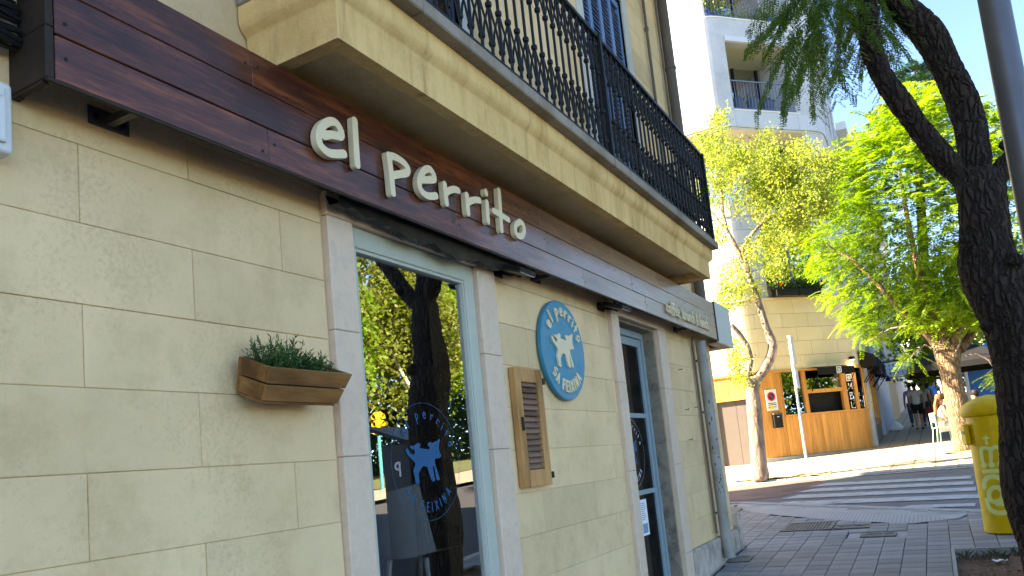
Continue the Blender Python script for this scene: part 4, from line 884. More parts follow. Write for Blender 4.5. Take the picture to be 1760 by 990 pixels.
def post(u0, u1, z0, z1, off=.03, th=.1, m=m_oak, n='post'): return cpart(n, pwall(u0, u1, z0, z1, th, off), m)
for a, b in ((.862, .895), (1.62, 1.74), (2.985, 3.155), (3.44, 3.56), (4.05, 4.18)): post(a, b, 2.374, 3.608)
w1 = post(.896, 1.618, 2.376, 3.606, -.03, .02, m_barglass, 'window_pane'); post(1.742, 2.983, 2.945, 3.05, .025, .08, m_oak, 'transom'); post(1.742, 2.983, 3.052, 3.606, -.02, .02, m_barglass, 'window_pane')
post(3.157, 3.438, 2.376, 3.606, -.01, .02, m_barglass, 'window_pane'); post(3.562, 4.048, 2.376, 3.606, -.01, .02, m_barglass, 'window_pane')
ub = lambda u, off, z: (*ppt(u, off), z)
# bamboo canes behind the left pane
for k in range(16):
    u = .92+.68*random.random(); p = ppt(u, -.10-.12*random.random()); MB().tube([(p[0], p[1], 2.4), (p[0]+random.gauss(0, .03), p[1], 3.0), (p[0]+random.gauss(0, .05), p[1], 3.6)], .014, 6).build('bamboo_cane', m_leafB, cbz)
# awning over the hatch
aw = root('hatch_awning', tuple(ub(2.5, .3, 3.42)), 'black canvas awning with white square emblem over the bar hatch', 'awning')
V = [ub(1.87, .04, 3.70), ub(3.20, .04, 3.70), ub(3.20, .40, 3.62), ub(1.87, .40, 3.62), ub(1.87, .41, 3.42), ub(3.20, .41, 3.42)]
MB().add(V, [(0, 1, 2, 3), (3, 2, 5, 4)]).build('canvas', m_awn, aw)
for u in (1.89, 3.18): MB().tube([ub(u, .05, 3.0), ub(u, .39, 3.43)], .014, 6).build('arm', m_awn, aw)
def onface(u0, z0, off): return lambda a, b, w_: ub(u0+a, off, z0+b)
m_wpr = mat('white_print', (.75, .75, .75), .6, .02); EU, EZ = 2.63, 3.545
emb = [[[(-.10, -.075), (.10, -.075), (.10, .075), (-.10, .075)]], [[(-.075, -.05), (.075, -.05), (.075, .05), (-.075, .05)]]]
def sq_ring(a, b, t): return sd_strokes([[(-a, -b), (a, -b), (a, b), (-a, b), (-a, -b)]], t)
def emblem(par, u, z, off, s_):
    flat(sq_ring(.09*s_, .09*s_, .014*s_), .006, 0, onface(u, z, off)).build('emblem_frame', m_wpr, par)
    flat(sd_strokes([[(-.045*s_, .05*s_), (-.045*s_, -.03*s_), (-.02*s_, -.05*s_), (-.01*s_, -.03*s_), (-.01*s_, .05*s_)], [(.045*s_, .05*s_), (.045*s_, -.03*s_), (.02*s_, -.05*s_), (.013*s_, -.03*s_), (.013*s_, .05*s_)]], .009*s_), .006, 0, onface(u, z, off+.001)).build('emblem_mark', m_wpr, par)
emblem(aw, EU, 3.545, .4125, .85)
for k, c in enumerate('UMEL'):
    flat(sd_strokes([[(x*.05, y*.035) for x, y in st] for st in GLY.get(c, GLY['E'])[0]], .005) if c in GLY else sd_strokes([[(0, 0), (0, .03), (.02, .03), (.02, 0), (0, 0)]], .005), .004, 0, onface(EU-.09+.04*k, 3.432, .4125)).build('letter', m_wpr, aw)
# vertical lettering on the narrow pane
vl = root('bar_window_lettering', tuple(ub(3.29, .0, 2.4)), 'white vertical lettering with square emblem on the narrow bar window', 'lettering')
emblem(vl, 3.30, 3.32, .012, 1.0)
for k, c in enumerate('MEL'):
    flat(sd_strokes([[(x*.24-.07, y*.19) for x, y in st] for st in GLY[c][0]], .0105), .006, 0, onface(3.30, 3.0-.28*k-.02, .012)).build('letter', m_wpr, vl)
# notice, letter box, wall lamp
ns = root('no_parking_notice', tuple(ub(.45, .03, 2.6)), 'white no parking notice with red ringed blue disc on the bar planks', 'sign')
pn_, pm_ = .28, .64; MB().add([ub(pn_, .05, 2.53), ub(pm_, .05, 2.53), ub(pm_, .05, 3.13), ub(pn_, .05, 3.13), ub(pn_, .028, 2.53), ub(pm_, .028, 2.53), ub(pm_, .028, 3.13), ub(pn_, .028, 3.13)], [(0, 1, 2, 3), (4, 7, 6, 5), (0, 4, 5, 1), (1, 5, 6, 2), (2, 6, 7, 3), (3, 7, 4, 0)]).build('panel', m_white, ns)
m_red = mat('sign_red', (.55, .03, .02), .5, .03); m_navy = mat('sign_navy', (.03, .03, .10), .5, .03); m_yel = mat('sign_yellow', (.75, .55, .05), .5, .03)
disc = lambda r: (lambda X, Y: np.hypot(X, Y)-r, (-r, -r, r, r))
flat(disc(.13), .012, 0, onface(.46, 2.93, .0515)).build('red_disc', m_red, ns); flat(disc(.095), .012, 0, onface(.46, 2.93, .053)).build('blue_disc', m_navy, ns); flat(sd_strokes([[(-.07, .07), (.07, -.07)]], .014), .006, 0, onface(.46, 2.93, .0545)).build('slash', m_red, ns)
MB().add([ub(.33, .0515, 2.58), ub(.48, .0515, 2.58), ub(.48, .0515, 2.66), ub(.33, .0515, 2.66)], [(0, 1, 2, 3)]).build('yellow_patch', m_yel, ns)
for z in (2.73, 2.685, 2.62): MB().add([ub(.33, .052, z), ub(.6, .052, z), ub(.6, .052, z+.018), ub(.33, .052, z+.018)], [(0, 1, 2, 3)]).build('print_line', m_black, ns)
lb = root('letter_box', tuple(ub(.5, .05, 2.1)), 'black metal letter box on the bar planks under the no parking notice', 'letter box')
def ubox(u0, u1, z0, z1, o0, o1): return MB().add([ub(u0, o1, z0), ub(u1, o1, z0), ub(u1, o0, z0), ub(u0, o0, z0), ub(u0, o1, z1), ub(u1, o1, z1), ub(u1, o0, z1), ub(u0, o0, z1)], [(0, 3, 2, 1), (4, 5, 6, 7), (0, 1, 5, 4), (1, 2, 6, 5), (2, 3, 7, 6), (3, 0, 4, 7)])
ubox(.40, .68, 2.03, 2.40, .026, .13).build('body', m_black, lb, bevel=.01); ubox(.39, .69, 2.402, 2.45, .025, .15).build('lid', m_steel, lb, bevel=.008); ubox(.5, .58, 2.33, 2.35, .1305, .132).build('name_plate', m_white, lb)
wl = root('wall_lamp', tuple(ub(3.44, .05, 3.84)), 'small dark lit wall lamp on cream stone above the bar corner', 'wall lamp')
ubox(3.38, 3.50, 3.84, 3.94, .03, .15).build('housing', m_black, wl, bevel=.008)
_m, _t, _o = newmat('lamp_glow'); _e = N(_t, 'ShaderNodeEmission'); _e.inputs[0].default_value = (1, .8, .4, 1); _e.inputs[1].default_value = 6; _t.links.new(_e.outputs[0], _o.inputs[0])
ubox(3.40, 3.48, 3.832, 3.8395, .05, .13).build('lens', _m, wl)
ld = bpy.data.lights.new('wall_lamp_light', 'SPOT'); ld.energy = 6; ld.color = (1, .78, .4); ld.spot_size = R(110); ld.shadow_soft_size = .04; lo = bpy.data.objects.new('wall_lamp_light', ld); link(lo, wl, T(*ub(3.44, .10, 3.82)))
# cream stone tiles above the bar
def tiles(u0, u1, z0, z1, ch, tw, m, n, off=0.0, th=.03):
    rows_ = max(1, round((z1-z0)/ch)); h = (z1-z0)/rows_
    for r_ in range(rows_):
        u = u0-(tw/2 if r_ % 2 else 0)
        while u < u1:
            a, b = max(u, u0), min(u+tw, u1); u += tw
            if b-a > .04: cpart(n, pwall(a+.004, b-.004, z0+h*r_+.004, z0+h*(r_+1)-.004, th, off), m)
m_joint = mat('stone_joint', (.34, .30, .22), .9, .1)
cpart('stone_backing', pwall(-11.5, 9.5, 3.67, 8.3, .26, -.032), m_joint)
tiles(-3.9, 6.0, 3.67, 5.74, .415, .93, m_tilestone, 'stone_tile'); cpart('stone_far', pwall(-11.5, -3.905, 3.67, 5.74, .03, 0), m_tilestone); cpart('ledge', pwall(-11.5, 6.0, 5.745, 5.80, .15, .05), m_tilestone)
tiles(2.75, 6.0, 5.805, 8.28, .42, .93, m_panel, 'wall_panel'); tiles(-3.9, .88, 5.805, 8.28, .42, .93, m_panel, 'wall_panel'); cpart('left_upper_wall', pwall(-11.5, -3.905, 5.805, 10.98, .05, 0), m_wstuc)
cpart('window_pane', pwall(.9, 2.74, 6.2, 8.2, .03, -.02), m_bglass); cpart('window_post', pwall(1.78, 1.84, 5.9, 8.28, .05, 0), m_railg)
# flower box
fb = root('flower_box', tuple(ub(1.75, .1, 5.8)), 'dark window box of green plants above the bar stonework', 'flower box')
ubox(.97, 1.73, 5.802, 6.02, .06, .30).build('trough', m_black, fb, bevel=.008); ubox(1.75, 2.53, 5.802, 6.02, .06, .30).build('trough', m_black, fb, bevel=.008)
n = 2600; Uu = RNG.uniform(.9, 2.7, n); P = np.array([ub(u, o, z) for u, o, z in zip(Uu, RNG.normal(.2, .1, n), 6.02+np.abs(RNG.normal(0, .13, n))*(1+.6*np.sin(Uu*7)))]); leafmesh('foliage', P, rnd_dirs(n, .2), rnd_dirs(n), RNG.uniform(.05, .1, n), .016, m_leafD, fb)
n = 24; P = np.array([ub(1.13, .3, 6.13)]*n); leafmesh('orange_flower', P, rnd_dirs(n), rnd_dirs(n), .07, .03, mat('orange_petal', (.8, .2, .03), .6), fb)
# first loggia (mostly behind the trees), its soffit and the balcony slabs
cpart('loggia_floor', pwall(-11.5, 9.5, 8.29, 8.75, 1.7, .02), m_wstuc); cpart('soffit', pwall(-11.5, 9.5, 10.99, 11.06, 1.8, -.03), m_soff); cpart('loggia_glass', pwall(.2, 3.2, 8.75, 10.98, .03, -1.5), m_bglass)
cpart('round_column', pwall(3.12, 4.6, 8.76, 10.98, .5, -.02), m_wstuc); cpart('loggia_side_wall', pwall(4.7, 9.5, 8.76, 10.98, .4, -.02), m_wstuc)
for k, (a, b) in enumerate(((-2.2, -1.2), (-1.2, -.2), (-.2, .62), (.62, 1.4), (1.4, 2.15), (2.15, 2.9), (2.9, 3.6), (3.6, 4.6))): cpart('slab_panel', pwall(a+.004, b-.004, 11.07, 11.585, .3, 0), m_panel)
cpart('slab_edge', pwall(-11.5, -2.205, 11.07, 17.0, .3, 0), m_wstuc); cpart('slab_edge', pwall(4.605, 9.5, 11.07, 11.585, .3, 0), m_wstuc); cpart('slab_fill', pwall(-2.2, 9.5, 11.08, 11.57, 1.5, -.3), m_wstuc)
OPS = [(.61, 2.9, 11.62, 13.78), (.06, 3.25, 14.58, 16.95)]
wr = [(-2.2, 9.5, 11.59, 17.0)]
for h in OPS: wr = subtract(wr, h)
WINS = [(4.9, 5.9, 12.0, 13.6), (6.4, 7.2, 12.0, 13.6), (4.9, 5.9, 15.0, 16.5), (6.4, 7.2, 15.0, 16.5), (8.0, 8.8, 12.0, 13.6)]
for h in WINS: wr = subtract(wr, h)
mb = MB()
for a, b, c, d in wr: pwall(a, b, c, d, .3, 0, mb)
cpart('upper_wall', mb, m_wstuc)
for a, b, c, d in WINS:
    wn = cpart('window', pwall(a, b, c, d, .05, -.22), m_bglass); cpart('blind', pwall(a+.02, b-.02, c+.02, d-.02, .03, -.1), mat('grey_blue_blind', (.17, .21, .27), .6, .05) if 'grey_blue_blind' not in MATS else MATS['grey_blue_blind'], wn)
for (a, b, c, d) in OPS:
    cpart('balcony_sill', pwall(a+.002, b+.1, c-.035, c-.003, .36, .03), m_white); cpart('balcony_ceiling', pwall(a-.1, b+.1, d+.002, d+.05, 1.7, -.305), m_soff); cpart('balcony_floor', pwall(a-.1, b+.1, c-.045, c-.005, 1.38, -.33), m_conc)
    cpart('balcony_glass', pwall(a-.1, b+.1, c, d, .03, -1.45), m_bglass)
    for uu in (a+.3, a+1.2, a+2.1): cpart('glass_mullion', pwall(uu, uu+.06, c, d, .06, -1.40), m_iron)
    cpart('inner_side_wall', pwall(a-.12, a-.004, c, d, 1.2, -.31), m_wstuc); cpart('inner_side_wall', pwall(b+.004, b+.12, c, d, 1.2, -.31), m_wstuc)
    rr_ = cpart('railing', pwall(a+.005, b-.005, c+.93, c+.965, .035, -.05), m_railg); cpart('bottom_rail', pwall(a+.005, b-.005, c+.05, c+.075, .03, -.052), m_railg, rr_)
    u = a+.06
    while u < b-.03:
        p = ppt(u, -.067); MB().tube([(p[0], p[1], c+.076), (p[0], p[1], c+.929)], .009, 5).build('rail_bar', m_railg, rr_); u += .115
cpart('shutter_box', pwall(.61, 2.9, 13.80, 13.97, .05, .04), m_panel)
def pot(u, off, z, r_, h, m, lbl, leaf, nl, spread, grp=None, nm='balcony_pot_plant'):
    c = ub(u, off, z); pr = root(nm, c, lbl, 'potted plant', grp)
    MB().lathe([(r_*.75, 0), (r_, h), (r_*1.06, h), (r_*1.06, h+.03), (r_*.9, h+.03)], c, 18).build('pot', m, pr, smooth=True)
    P = np.array(c)+np.array([0, 0, h])+RNG.normal(0, 1, (nl, 3))*np.array([spread, spread, spread*.8])+np.array([0, 0, spread*.7]); leafmesh('foliage', P, rnd_dirs(nl, .1), rnd_dirs(nl), .09, .02, leaf, pr)
m_bpot = mat('blue_glazed_pot', (.02, .10, .55), .3, .1)
m_gpot = mat('grey_blue_pot', (.07, .09, .14), .4, .1)
for u, w_ in ((1.1, 'nearest the blank white wall'), (1.65, 'between the two others'), (2.2, 'nearest the rounded column')): pot(u, -.45, 11.58, .2, .55, m_gpot, 'dark grey balcony pot with low plant, '+w_, m_leafD, 90, .08, 'dark pots on the middle balcony')
for u, r_, w_ in ((.3, .14, 'medium blue pot beside the smallest one'), (.6, .11, 'smallest blue pot'), (2.55, .15, 'medium blue pot beside the largest one'), (2.9, .19, 'largest blue pot')): pot(u, -.3, 14.55, r_, .28, m_bpot, w_+' behind the upper balcony rails', m_leafA, 260, .2, 'blue pots on the upper balcony')
bpz = root('balcony_shrub', tuple(ub(1.6, -.3, 14.55)), 'tangled pale green shrub behind the upper balcony rails', 'plant')
n = 2200; P = np.array([ub(u, o, 14.56+abs(z)) for u, o, z in zip(RNG.uniform(.3, 2.8, n), RNG.normal(-.3, .1, n), RNG.normal(0, .28, n))]); leafmesh('foliage', P, rnd_dirs(n), rnd_dirs(n), .09, .014, m_leafA, bpz)
# street side of the corner building: windows, white pier, black awnings
pier = cpart('white_pier', pwall(4.35, 5.0, 1.1, 4.4, .1, .10), m_panel)
cpart('pier_marks', pwall(4.6, 4.66, 1.9, 2.1, .01, .105), m_ink); cpart('pier_marks', pwall(4.75, 4.8, 1.5, 1.7, .01, .105), m_ink)
cpart('gold_strip', pwall(4.55, 4.63, 2.3, 3.0, .03, .13), mat('brass_strip', (.6, .4, .12), .3, .05, metal=.8))
for a in (5.1, 6.1, 7.1, 8.1):
    f = cpart('street_window', pwall(a, a+.95, 2.2, 3.7, .02, 0), m_bglass)
    for q in (a, a+.89): cpart('frame', pwall(q, q+.06, 1.9, 3.75, .08, .04), m_oak, f)
    cpart('frame_rail', pwall(a+.061, a+.889, 2.12, 2.2, .08, .035), m_oak, f); cpart('apron', pwall(a, a+.95, 1.1, 2.1, .02, .02), m_gdoor, f)
for u0, u1, lbl in ((3.9, 4.3, 'small folded black awning at the rounded bar corner'), (5.1, 7.0, 'black framed awning beyond the white pier'), (7.3, 9.2, 'black framed awning farther along the bar side')):
    a_ = root('side_awning', tuple(ub((u0+u1)/2, .3, 3.6)), lbl, 'awning')
    MB().add([ub(u0, .05, 4.15), ub(u1, .05, 4.15), ub(u1, .45, 3.95), ub(u0, .45, 3.95), ub(u0, .46, 3.6), ub(u1, .46, 3.6), ub(u0, .05, 3.6), ub(u1, .05, 3.6)], [(0, 1, 2, 3), (3, 2, 5, 4), (0, 3, 4, 6), (1, 7, 5, 2)]).build('canvas', m_awn, a_)
    for u in (u0+.03, u1-.03): MB().tube([ub(u, .06, 3.15), ub(u, .42, 3.62)], .016, 6).build('arm', m_awn, a_)
    MB().lathe([(.02, .2), (.07, .06), (.10, 0), (.09, 0)], ub((u0+u1)/2, .5, 3.35), 12).build('lamp', m_black, a_)
# ------------------------------------------------------------------ buildings farther along the street
def far_building(name, y0, y1, h, col, label, x=.4, stripes=None, nst=4, depth=9, side=-1):
    m = mat(name+'_wall_'+str(int(y0)), col, .8, .06, 1.5); zb = gz((y0+y1)/2)-.6; b = root(name, (x+side*depth/2, (y0+y1)/2, zb), label, 'building')
    xa, xb = (x-depth, x) if side < 0 else (x, x+depth)
    MB().box((xa, y0, zb), (xb, y1, zb+h)).build('wall', m, b); xo = x if side < 0 else x; sg = -side
    MB().box((min(xo, xo+sg*.35)-.0, y0-.02, zb+h+.001), (max(xo, xo+sg*.35), y1+.02, zb+h+.3)).box((xa+.01, y0, zb+h+.001), (xb-.01 if side < 0 else xb, y1, zb+h+.1)).build('cornice', m_white, b)
    ny = max(2, int((y1-y0)/2.2))
    for f in range(1, int((h-1)/3.1)+1):
        for k in range(ny):
            yc = y0+(k+.5)*(y1-y0)/ny; z0 = zb+.6+3.1*f
            def bx(dx0, dx1, a, c, d, e): return MB().box((min(xo+sg*dx0, xo+sg*dx1), a, d), (max(xo+sg*dx0, xo+sg*dx1), c, e))
            if z0+1.9 > zb+h: continue
            wn = bx(.002, .03, yc-.5, yc+.5, z0, z0+1.8).build('window', m_bglass, b); bx(.0, .05, yc-.6, yc-.5, z0-.05, z0+1.9).build('frame', m_white, wn); bx(.0, .05, yc+.5, yc+.6, z0-.05, z0+1.9).build('frame', m_white, wn); bx(.0, .3, yc-.75, yc+.75, z0-.2, z0-.06).build('sill', m_white, wn)
    if stripes:
        m2 = mat('blue_shop_panel', stripes[0], .5, .08); m3 = mat('pale_shop_panel', stripes[1], .5, .05); k = 0; y = y0+.1
        while y < y1-.3:
            MB().box((x+.001, y, zb+.4), (x+.06, y+.32, zb+4.2)).build('facade_panel', m2 if k % 2 else m3, b); y += .34; k += 1
    return b
far_building('blue_shop_building', 31.2, 38.5, 12, (.42, .52, .60), 'pale blue building with vertical blue striped shopfront beyond the bar', stripes=((.10, .22, .42), (.40, .50, .60)))
far_building('ochre_building', 38.7, 47, 13.5, (.62, .42, .24), 'ochre building beside the blue striped shopfront', .45)
far_building('pink_building', 47.2, 58, 12, (.60, .45, .38), 'dusky pink building farther up the street', .4)
far_building('cream_end_building', 58.2, 75, 14, (.62, .58, .50), 'cream building closing the far end of the pavement', .3)
eb = root('street_end_building', (10, 96, 4), 'white apartment building with awnings across the street end', 'building')
MB().box((-12, 92, 3), (40, 102, 15)).build('wall', mat('end_wall', (.66, .62, .56), .8, .08, 1), eb)
for f in range(4):
    for k in range(16):
        wn = MB().box((-8+3*k, 91.96, 5.2+2.7*f), (-6.7+3*k, 91.99, 7+2.7*f)).build('window', m_bglass, eb); MB().box((-8.4+3*k, 91.2, 4.9+2.7*f), (-6.3+3*k, 91.99, 5.05+2.7*f)).build('balcony', m_white, wn)
# hanging board and wooden sign
hb = root('hanging_board', (1.2, 30, 3.5), 'pale blue rectangular hanging board with spaced dark lettering', 'sign')
MB().box((.62, 30.0, 3.50), (1.62, 30.05, 3.99)).build('board', mat('pale_blue_board', (.42, .52, .62), .5, .04), hb, bevel=.006); MB().tube([(.4, 30.03, 4.03), (1.5, 30.03, 4.03)], .02, 6).build('bracket', m_iron, hb)
for r_, s in enumerate(('MODE', 'NATUR', 'DENTIST')):
    for k, c in enumerate(s):
        flat(sd_strokes([[(x*.07, y*.07) for x, y in st] for st in GLY[c][0]], .009), .006, 0, lambda u, v, w_, k=k, r_=r_: (.68+.13*k+u, 29.996, 3.86-.14*r_+v)).build('letter', m_navy, hb)
ws = root('wooden_hanging_sign', (1.9, 33, 3.4), 'small orange brown wooden hanging sign beyond the pale blue board', 'sign')
MB().box((1.55, 33, 3.3), (2.05, 33.05, 3.58)).build('board', m_oak, ws, bevel=.01); MB().box((1.6, 32.99, 3.42), (2.0, 32.998, 3.47)).build('lettering', m_black, ws); MB().tube([(.45, 33.02, 3.65), (2.0, 33.02, 3.65)], .018, 6).build('bracket', m_iron, ws)
tb = root('rubbish_bag', (.75, 33, gz(33)), 'white tied rubbish bag standing against the blue striped shopfront', 'bag')
MB().lathe([(.05, 0), (.2, .03), (.24, .12), (.17, .26), (.1, .33), (.04, .38), (.1, .46), (.02, .47)], (.72, 33, gz(33)), 9, 1.15, .8).build('bag', m_white, tb, smooth=True)
# ------------------------------------------------------------------ skinned limbs (trees, people)
def skin(name, V, E, Rd, m, parent, sub=2, rootv=0, jitter=0):
    me = bpy.data.meshes.new(name); me.from_pydata([tuple(map(float, v)) for v in V], E, []); me.materials.append(m)
    o = link(bpy.data.objects.new(name, me), parent)
    mo = o.modifiers.new('Skin', 'SKIN'); mo.use_smooth_shade = True; mo.branch_smoothing = .6
    for i, r_ in enumerate(Rd):
        q = me.skin_vertices[0].data[i]; q.radius = (r_*(1+random.gauss(0, jitter)), r_*(1+random.gauss(0, jitter))); q.use_root = (i == rootv)
    if sub: s_ = o.modifiers.new('Sub', 'SUBSURF'); s_.levels = sub; s_.render_levels = sub
    return o
def chain(V, E, Rd, pts, rad, start=None):
    prev = start
    for p, r_ in zip(pts, rad):
        V.append(p); Rd.append(r_)
        if prev is not None: E.append((prev, len(V)-1))
        prev = len(V)-1
    return prev
# ------------------------------------------------------------------ near street tree
TY = 7.3
nt_ = root('street_tree', (2.83, TY, gz(TY)-.06), 'dark rough barked street tree forking low beside the post box', 'tree', None)
V, E, Rd = [], [], []
tp_ = lambda x, y, Y=TY: tuple(ony(x, y, Y))
base_ = [(2.86, TY, gz(TY)-.12), (2.855, TY, gz(TY)+.12)]
f_ = chain(V, E, Rd, base_+[tp_(1783, 850), tp_(1770, 700), tp_(1757, 600), tp_(1738, 535), tp_(1706, 480), tp_(1690, 425), tp_(1694, 365), tp_(1686, 325)], [.36, .29, .25, .235, .235, .24, .235, .215, .21, .19])
l_ = chain(V, E, Rd, [tp_(1652, 302, 7.25), tp_(1618, 270, 7.2), tp_(1581, 222, 7.15), tp_(1542, 168, 7.1), tp_(1514, 128, 7.05), tp_(1498, 85, 7.0), tp_(1492, 30, 6.95), tp_(1489, -40, 6.9), tp_(1470, -130, 6.8), tp_(1440, -260, 6.6)], [.10, .098, .092, .095, .09, .095, .09, .088, .075, .05], f_)
r_ = chain(V, E, Rd, [tp_(1676, 268, 7.4), tp_(1668, 215, 7.45), tp_(1653, 168, 7.5), tp_(1628, 118, 7.5), tp_(1600, 62, 7.5), tp_(1560, 22, 7.5), tp_(1525, -15, 7.5), tp_(1490, -80, 7.6), tp_(1460, -190, 7.8)], [.13, .128, .125, .12, .135, .13, .115, .10, .07], f_)
x_ = chain(V, E, Rd, [tp_(1716, 300, 7.45), tp_(1745, 272, 7.5), tp_(1785, 225, 7.6), tp_(1850, 120, 7.7), tp_(1900, 0, 7.8), (3.85, 7.9, 6.2), (3.75, 8.0, 7.4), (3.6, 8.1, 8.4)], [.11, .10, .095, .09, .08, .07, .05, .02], f_)
skin('trunk', V, E, Rd, m_bark, nt_, 4, 0, .06)
kb = None
for (px_, py_, s_) in ((1655, 415, .06), (1738, 450, .07), (1600, 255, .03), (1640, 130, .04), (1722, 250, .05), (1690, 560, .05), (1522, 150, .03)):
    p = np.array(tp_(px_+6, py_, 7.15)); MB().lathe([(.2*s_, -s_), (.8*s_, -.5*s_), (s_, 0), (.8*s_, .5*s_), (.2*s_, s_)], p, 8).build('bark_knot', m_bark, nt_, smooth=True)
# hanging fronds on the left and a crown above
tw = MB(); Cs, Dv = [], []
for k in range(95):
    px_ = RNG.uniform(1362, 1500); py_ = RNG.uniform(-110, 85)*(1-abs(px_-1430)/260); Y = RNG.uniform(6.2, 7.9) if px_ < 1440 else RNG.uniform(7.2, 8.0); c = ony(px_, py_, Y)
    Cs.append(c); Dv.append((RNG.normal(-.45 if px_ < 1420 else .05, .4), RNG.normal(0, .35), RNG.uniform(-1.0, -.25)))
for k in range(7):
    c = ony(RNG.uniform(1500, 1530), RNG.uniform(-70, 60), RNG.uniform(7.2, 7.9)); Cs.append(c); Dv.append((RNG.normal(.25, .3), RNG.normal(0, .2), -1))
P, D, Nn, L = fronds(np.array(Cs), np.array(Dv), .5, 12, .1, .01, .3, 1.15); D[:, 2] -= .05
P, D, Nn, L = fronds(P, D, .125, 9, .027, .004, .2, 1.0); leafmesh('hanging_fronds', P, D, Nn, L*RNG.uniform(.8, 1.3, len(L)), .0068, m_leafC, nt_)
for k in range(9):
    a = np.array(tp_(1478+RNG.uniform(-10, 20), -40-20*k, 6.9)); b = np.array(ony(RNG.uniform(1370, 1520), RNG.uniform(-80, 10), RNG.uniform(6.4, 7.8))); tw.tube([a, (a+b)/2+(0, 0, .1), b], [.02, .012, .006], 6)
tw.build('twig', m_bark, nt_)
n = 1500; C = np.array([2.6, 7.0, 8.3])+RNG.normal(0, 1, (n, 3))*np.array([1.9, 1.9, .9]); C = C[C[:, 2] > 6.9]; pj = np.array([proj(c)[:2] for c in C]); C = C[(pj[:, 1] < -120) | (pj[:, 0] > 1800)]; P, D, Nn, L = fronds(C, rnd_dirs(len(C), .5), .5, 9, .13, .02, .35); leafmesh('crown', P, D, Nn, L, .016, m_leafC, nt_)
# ------------------------------------------------------------------ crown helper: clumps given as picture directions at the depth of their own tree
def clumps(bl, Y, dep, per, shell=.55):
    C = []
    for x, y, r_ in bl:
        dn = RNG.uniform(.55, 1.3)
        for k in range(int(per*dn*(r_/50)**1.6)):
            d = RNG.normal(size=3); d /= np.linalg.norm(d); q = r_*(RNG.random()**(1/3))*1.0
            if q < r_*shell*.6 and RNG.random() < .5: q = r_*RNG.uniform(.6, 1)
            yy = Y+d[1]*r_/1333*Y*1.0+RNG.normal(0, dep); p = ony(x+d[0]*q, y-d[2]*q, yy); C.append(p)
    return np.array(C)
# slender tree across the side street
st_ = root('slender_street_tree', (-1.27, 17.0, gz(17)), 'slender pale trunk street tree with olive yellow crown before the bar', 'tree')
V, E, Rd = [], [], []; S = lambda x, y, Y=17.0: tuple(ony(x, y, Y))
f_ = chain(V, E, Rd, [S(1309, 832), S(1305, 805), S(1300, 740), S(1295, 690), S(1291, 660)], [.25, .19, .165, .155, .165])
a_ = chain(V, E, Rd, [S(1312, 640), S(1326, 612), S(1329, 592), S(1318, 565), S(1305, 525), S(1290, 480), S(1276, 450), S(1262, 420), S(1250, 398)], [.11, .105, .11, .085, .08, .075, .07, .06, .05], f_)
b_ = chain(V, E, Rd, [S(1286, 640, 16.9), S(1291, 618, 16.9), S(1285, 595, 16.8), S(1270, 572, 16.7), S(1255, 556, 16.6)], [.075, .065, .06, .055, .045], f_)
c_ = chain(V, E, Rd, [S(1235, 380), S(1222, 362)], [.03, .018], a_); d_ = chain(V, E, Rd, [S(1243, 370), S(1240, 330), S(1235, 260), S(1230, 210)], [.035, .028, .02, .008], a_)
e_ = chain(V, E, Rd, [S(1275, 430), S(1290, 405), S(1305, 388), S(1330, 370), S(1350, 340)], [.045, .04, .035, .025, .01], 10)
g_ = chain(V, E, Rd, [S(1330, 372), S(1365, 352), S(1400, 325)], [.02, .016, .008], len(V)-2)
skin('trunk', V, E, Rd, m_bark3, st_, 2, 0, .05)
bl = [(1232, 205, 14), (1225, 235, 24), (1208, 262, 30), (1240, 280, 40), (1270, 255, 16), (1285, 300, 42), (1320, 250, 26), (1325, 300, 48), (1360, 280, 38), (1382, 262, 22), (1405, 300, 40), (1430, 280, 26), (1375, 340, 46), (1330, 350, 44), (1290, 345, 34), (1225, 330, 34), (1405, 350, 34), (1235, 400, 20), (1262, 475, 28), (1300, 430, 26), (1335, 415, 30), (1248, 508, 22), (1285, 500, 22), (1240, 530, 14), (1330, 462, 20), (1365, 390, 24), (1268, 620, 20), (1262, 600, 14), (1272, 650, 14)]
TW = clumps(bl, 17, .45, 80); nl = 34; P = np.repeat(TW, nl, 0)+RNG.normal(0, .095, (len(TW)*nl, 3)); leafmesh('crown', P, rnd_dirs(len(P), .15), rnd_dirs(len(P)), RNG.uniform(.05, .095, len(P)), .016, m_leafA, st_)
# bright feathery tree on the far pavement
bt = root('bright_street_tree', (2.56, 20.6, gz(20.6)), 'stout trunked street tree with bright yellow green feathery crown', 'tree')
V, E, Rd = [], [], []; S = lambda x, y, Y=20.6: tuple(ony(x, y, Y))
f_ = chain(V, E, Rd, [S(1656, 782), S(1655, 760), S(1648, 715), S(1640, 670), S(1633, 640), S(1628, 612)], [.27, .21, .22, .25, .27, .29])
for pts, rad in (([S(1605, 585), S(1580, 560, 20.3), S(1545, 530, 20), S(1510, 490, 19.8), S(1470, 450, 19.6), S(1420, 420, 19.5)], [.12, .085, .065, .055, .045, .02]), ([S(1622, 570), S(1600, 520, 20.2), S(1580, 470, 20.2), S(1560, 380, 20.2), S(1545, 280, 20.3)], [.13, .1, .08, .06, .02]), ([S(1645, 575), S(1655, 510), S(1660, 430), S(1665, 330), S(1650, 230)], [.13, .1, .08, .06, .02]), ([S(1660, 590, 20.8), S(1690, 540, 21), S(1725, 480, 21.2), S(1760, 420, 21.4)], [.11, .08, .06, .02])):
    chain(V, E, Rd, pts, rad, f_)
skin('trunk', V, E, Rd, m_bark2, bt, 2, 0, .05)
tw = MB()
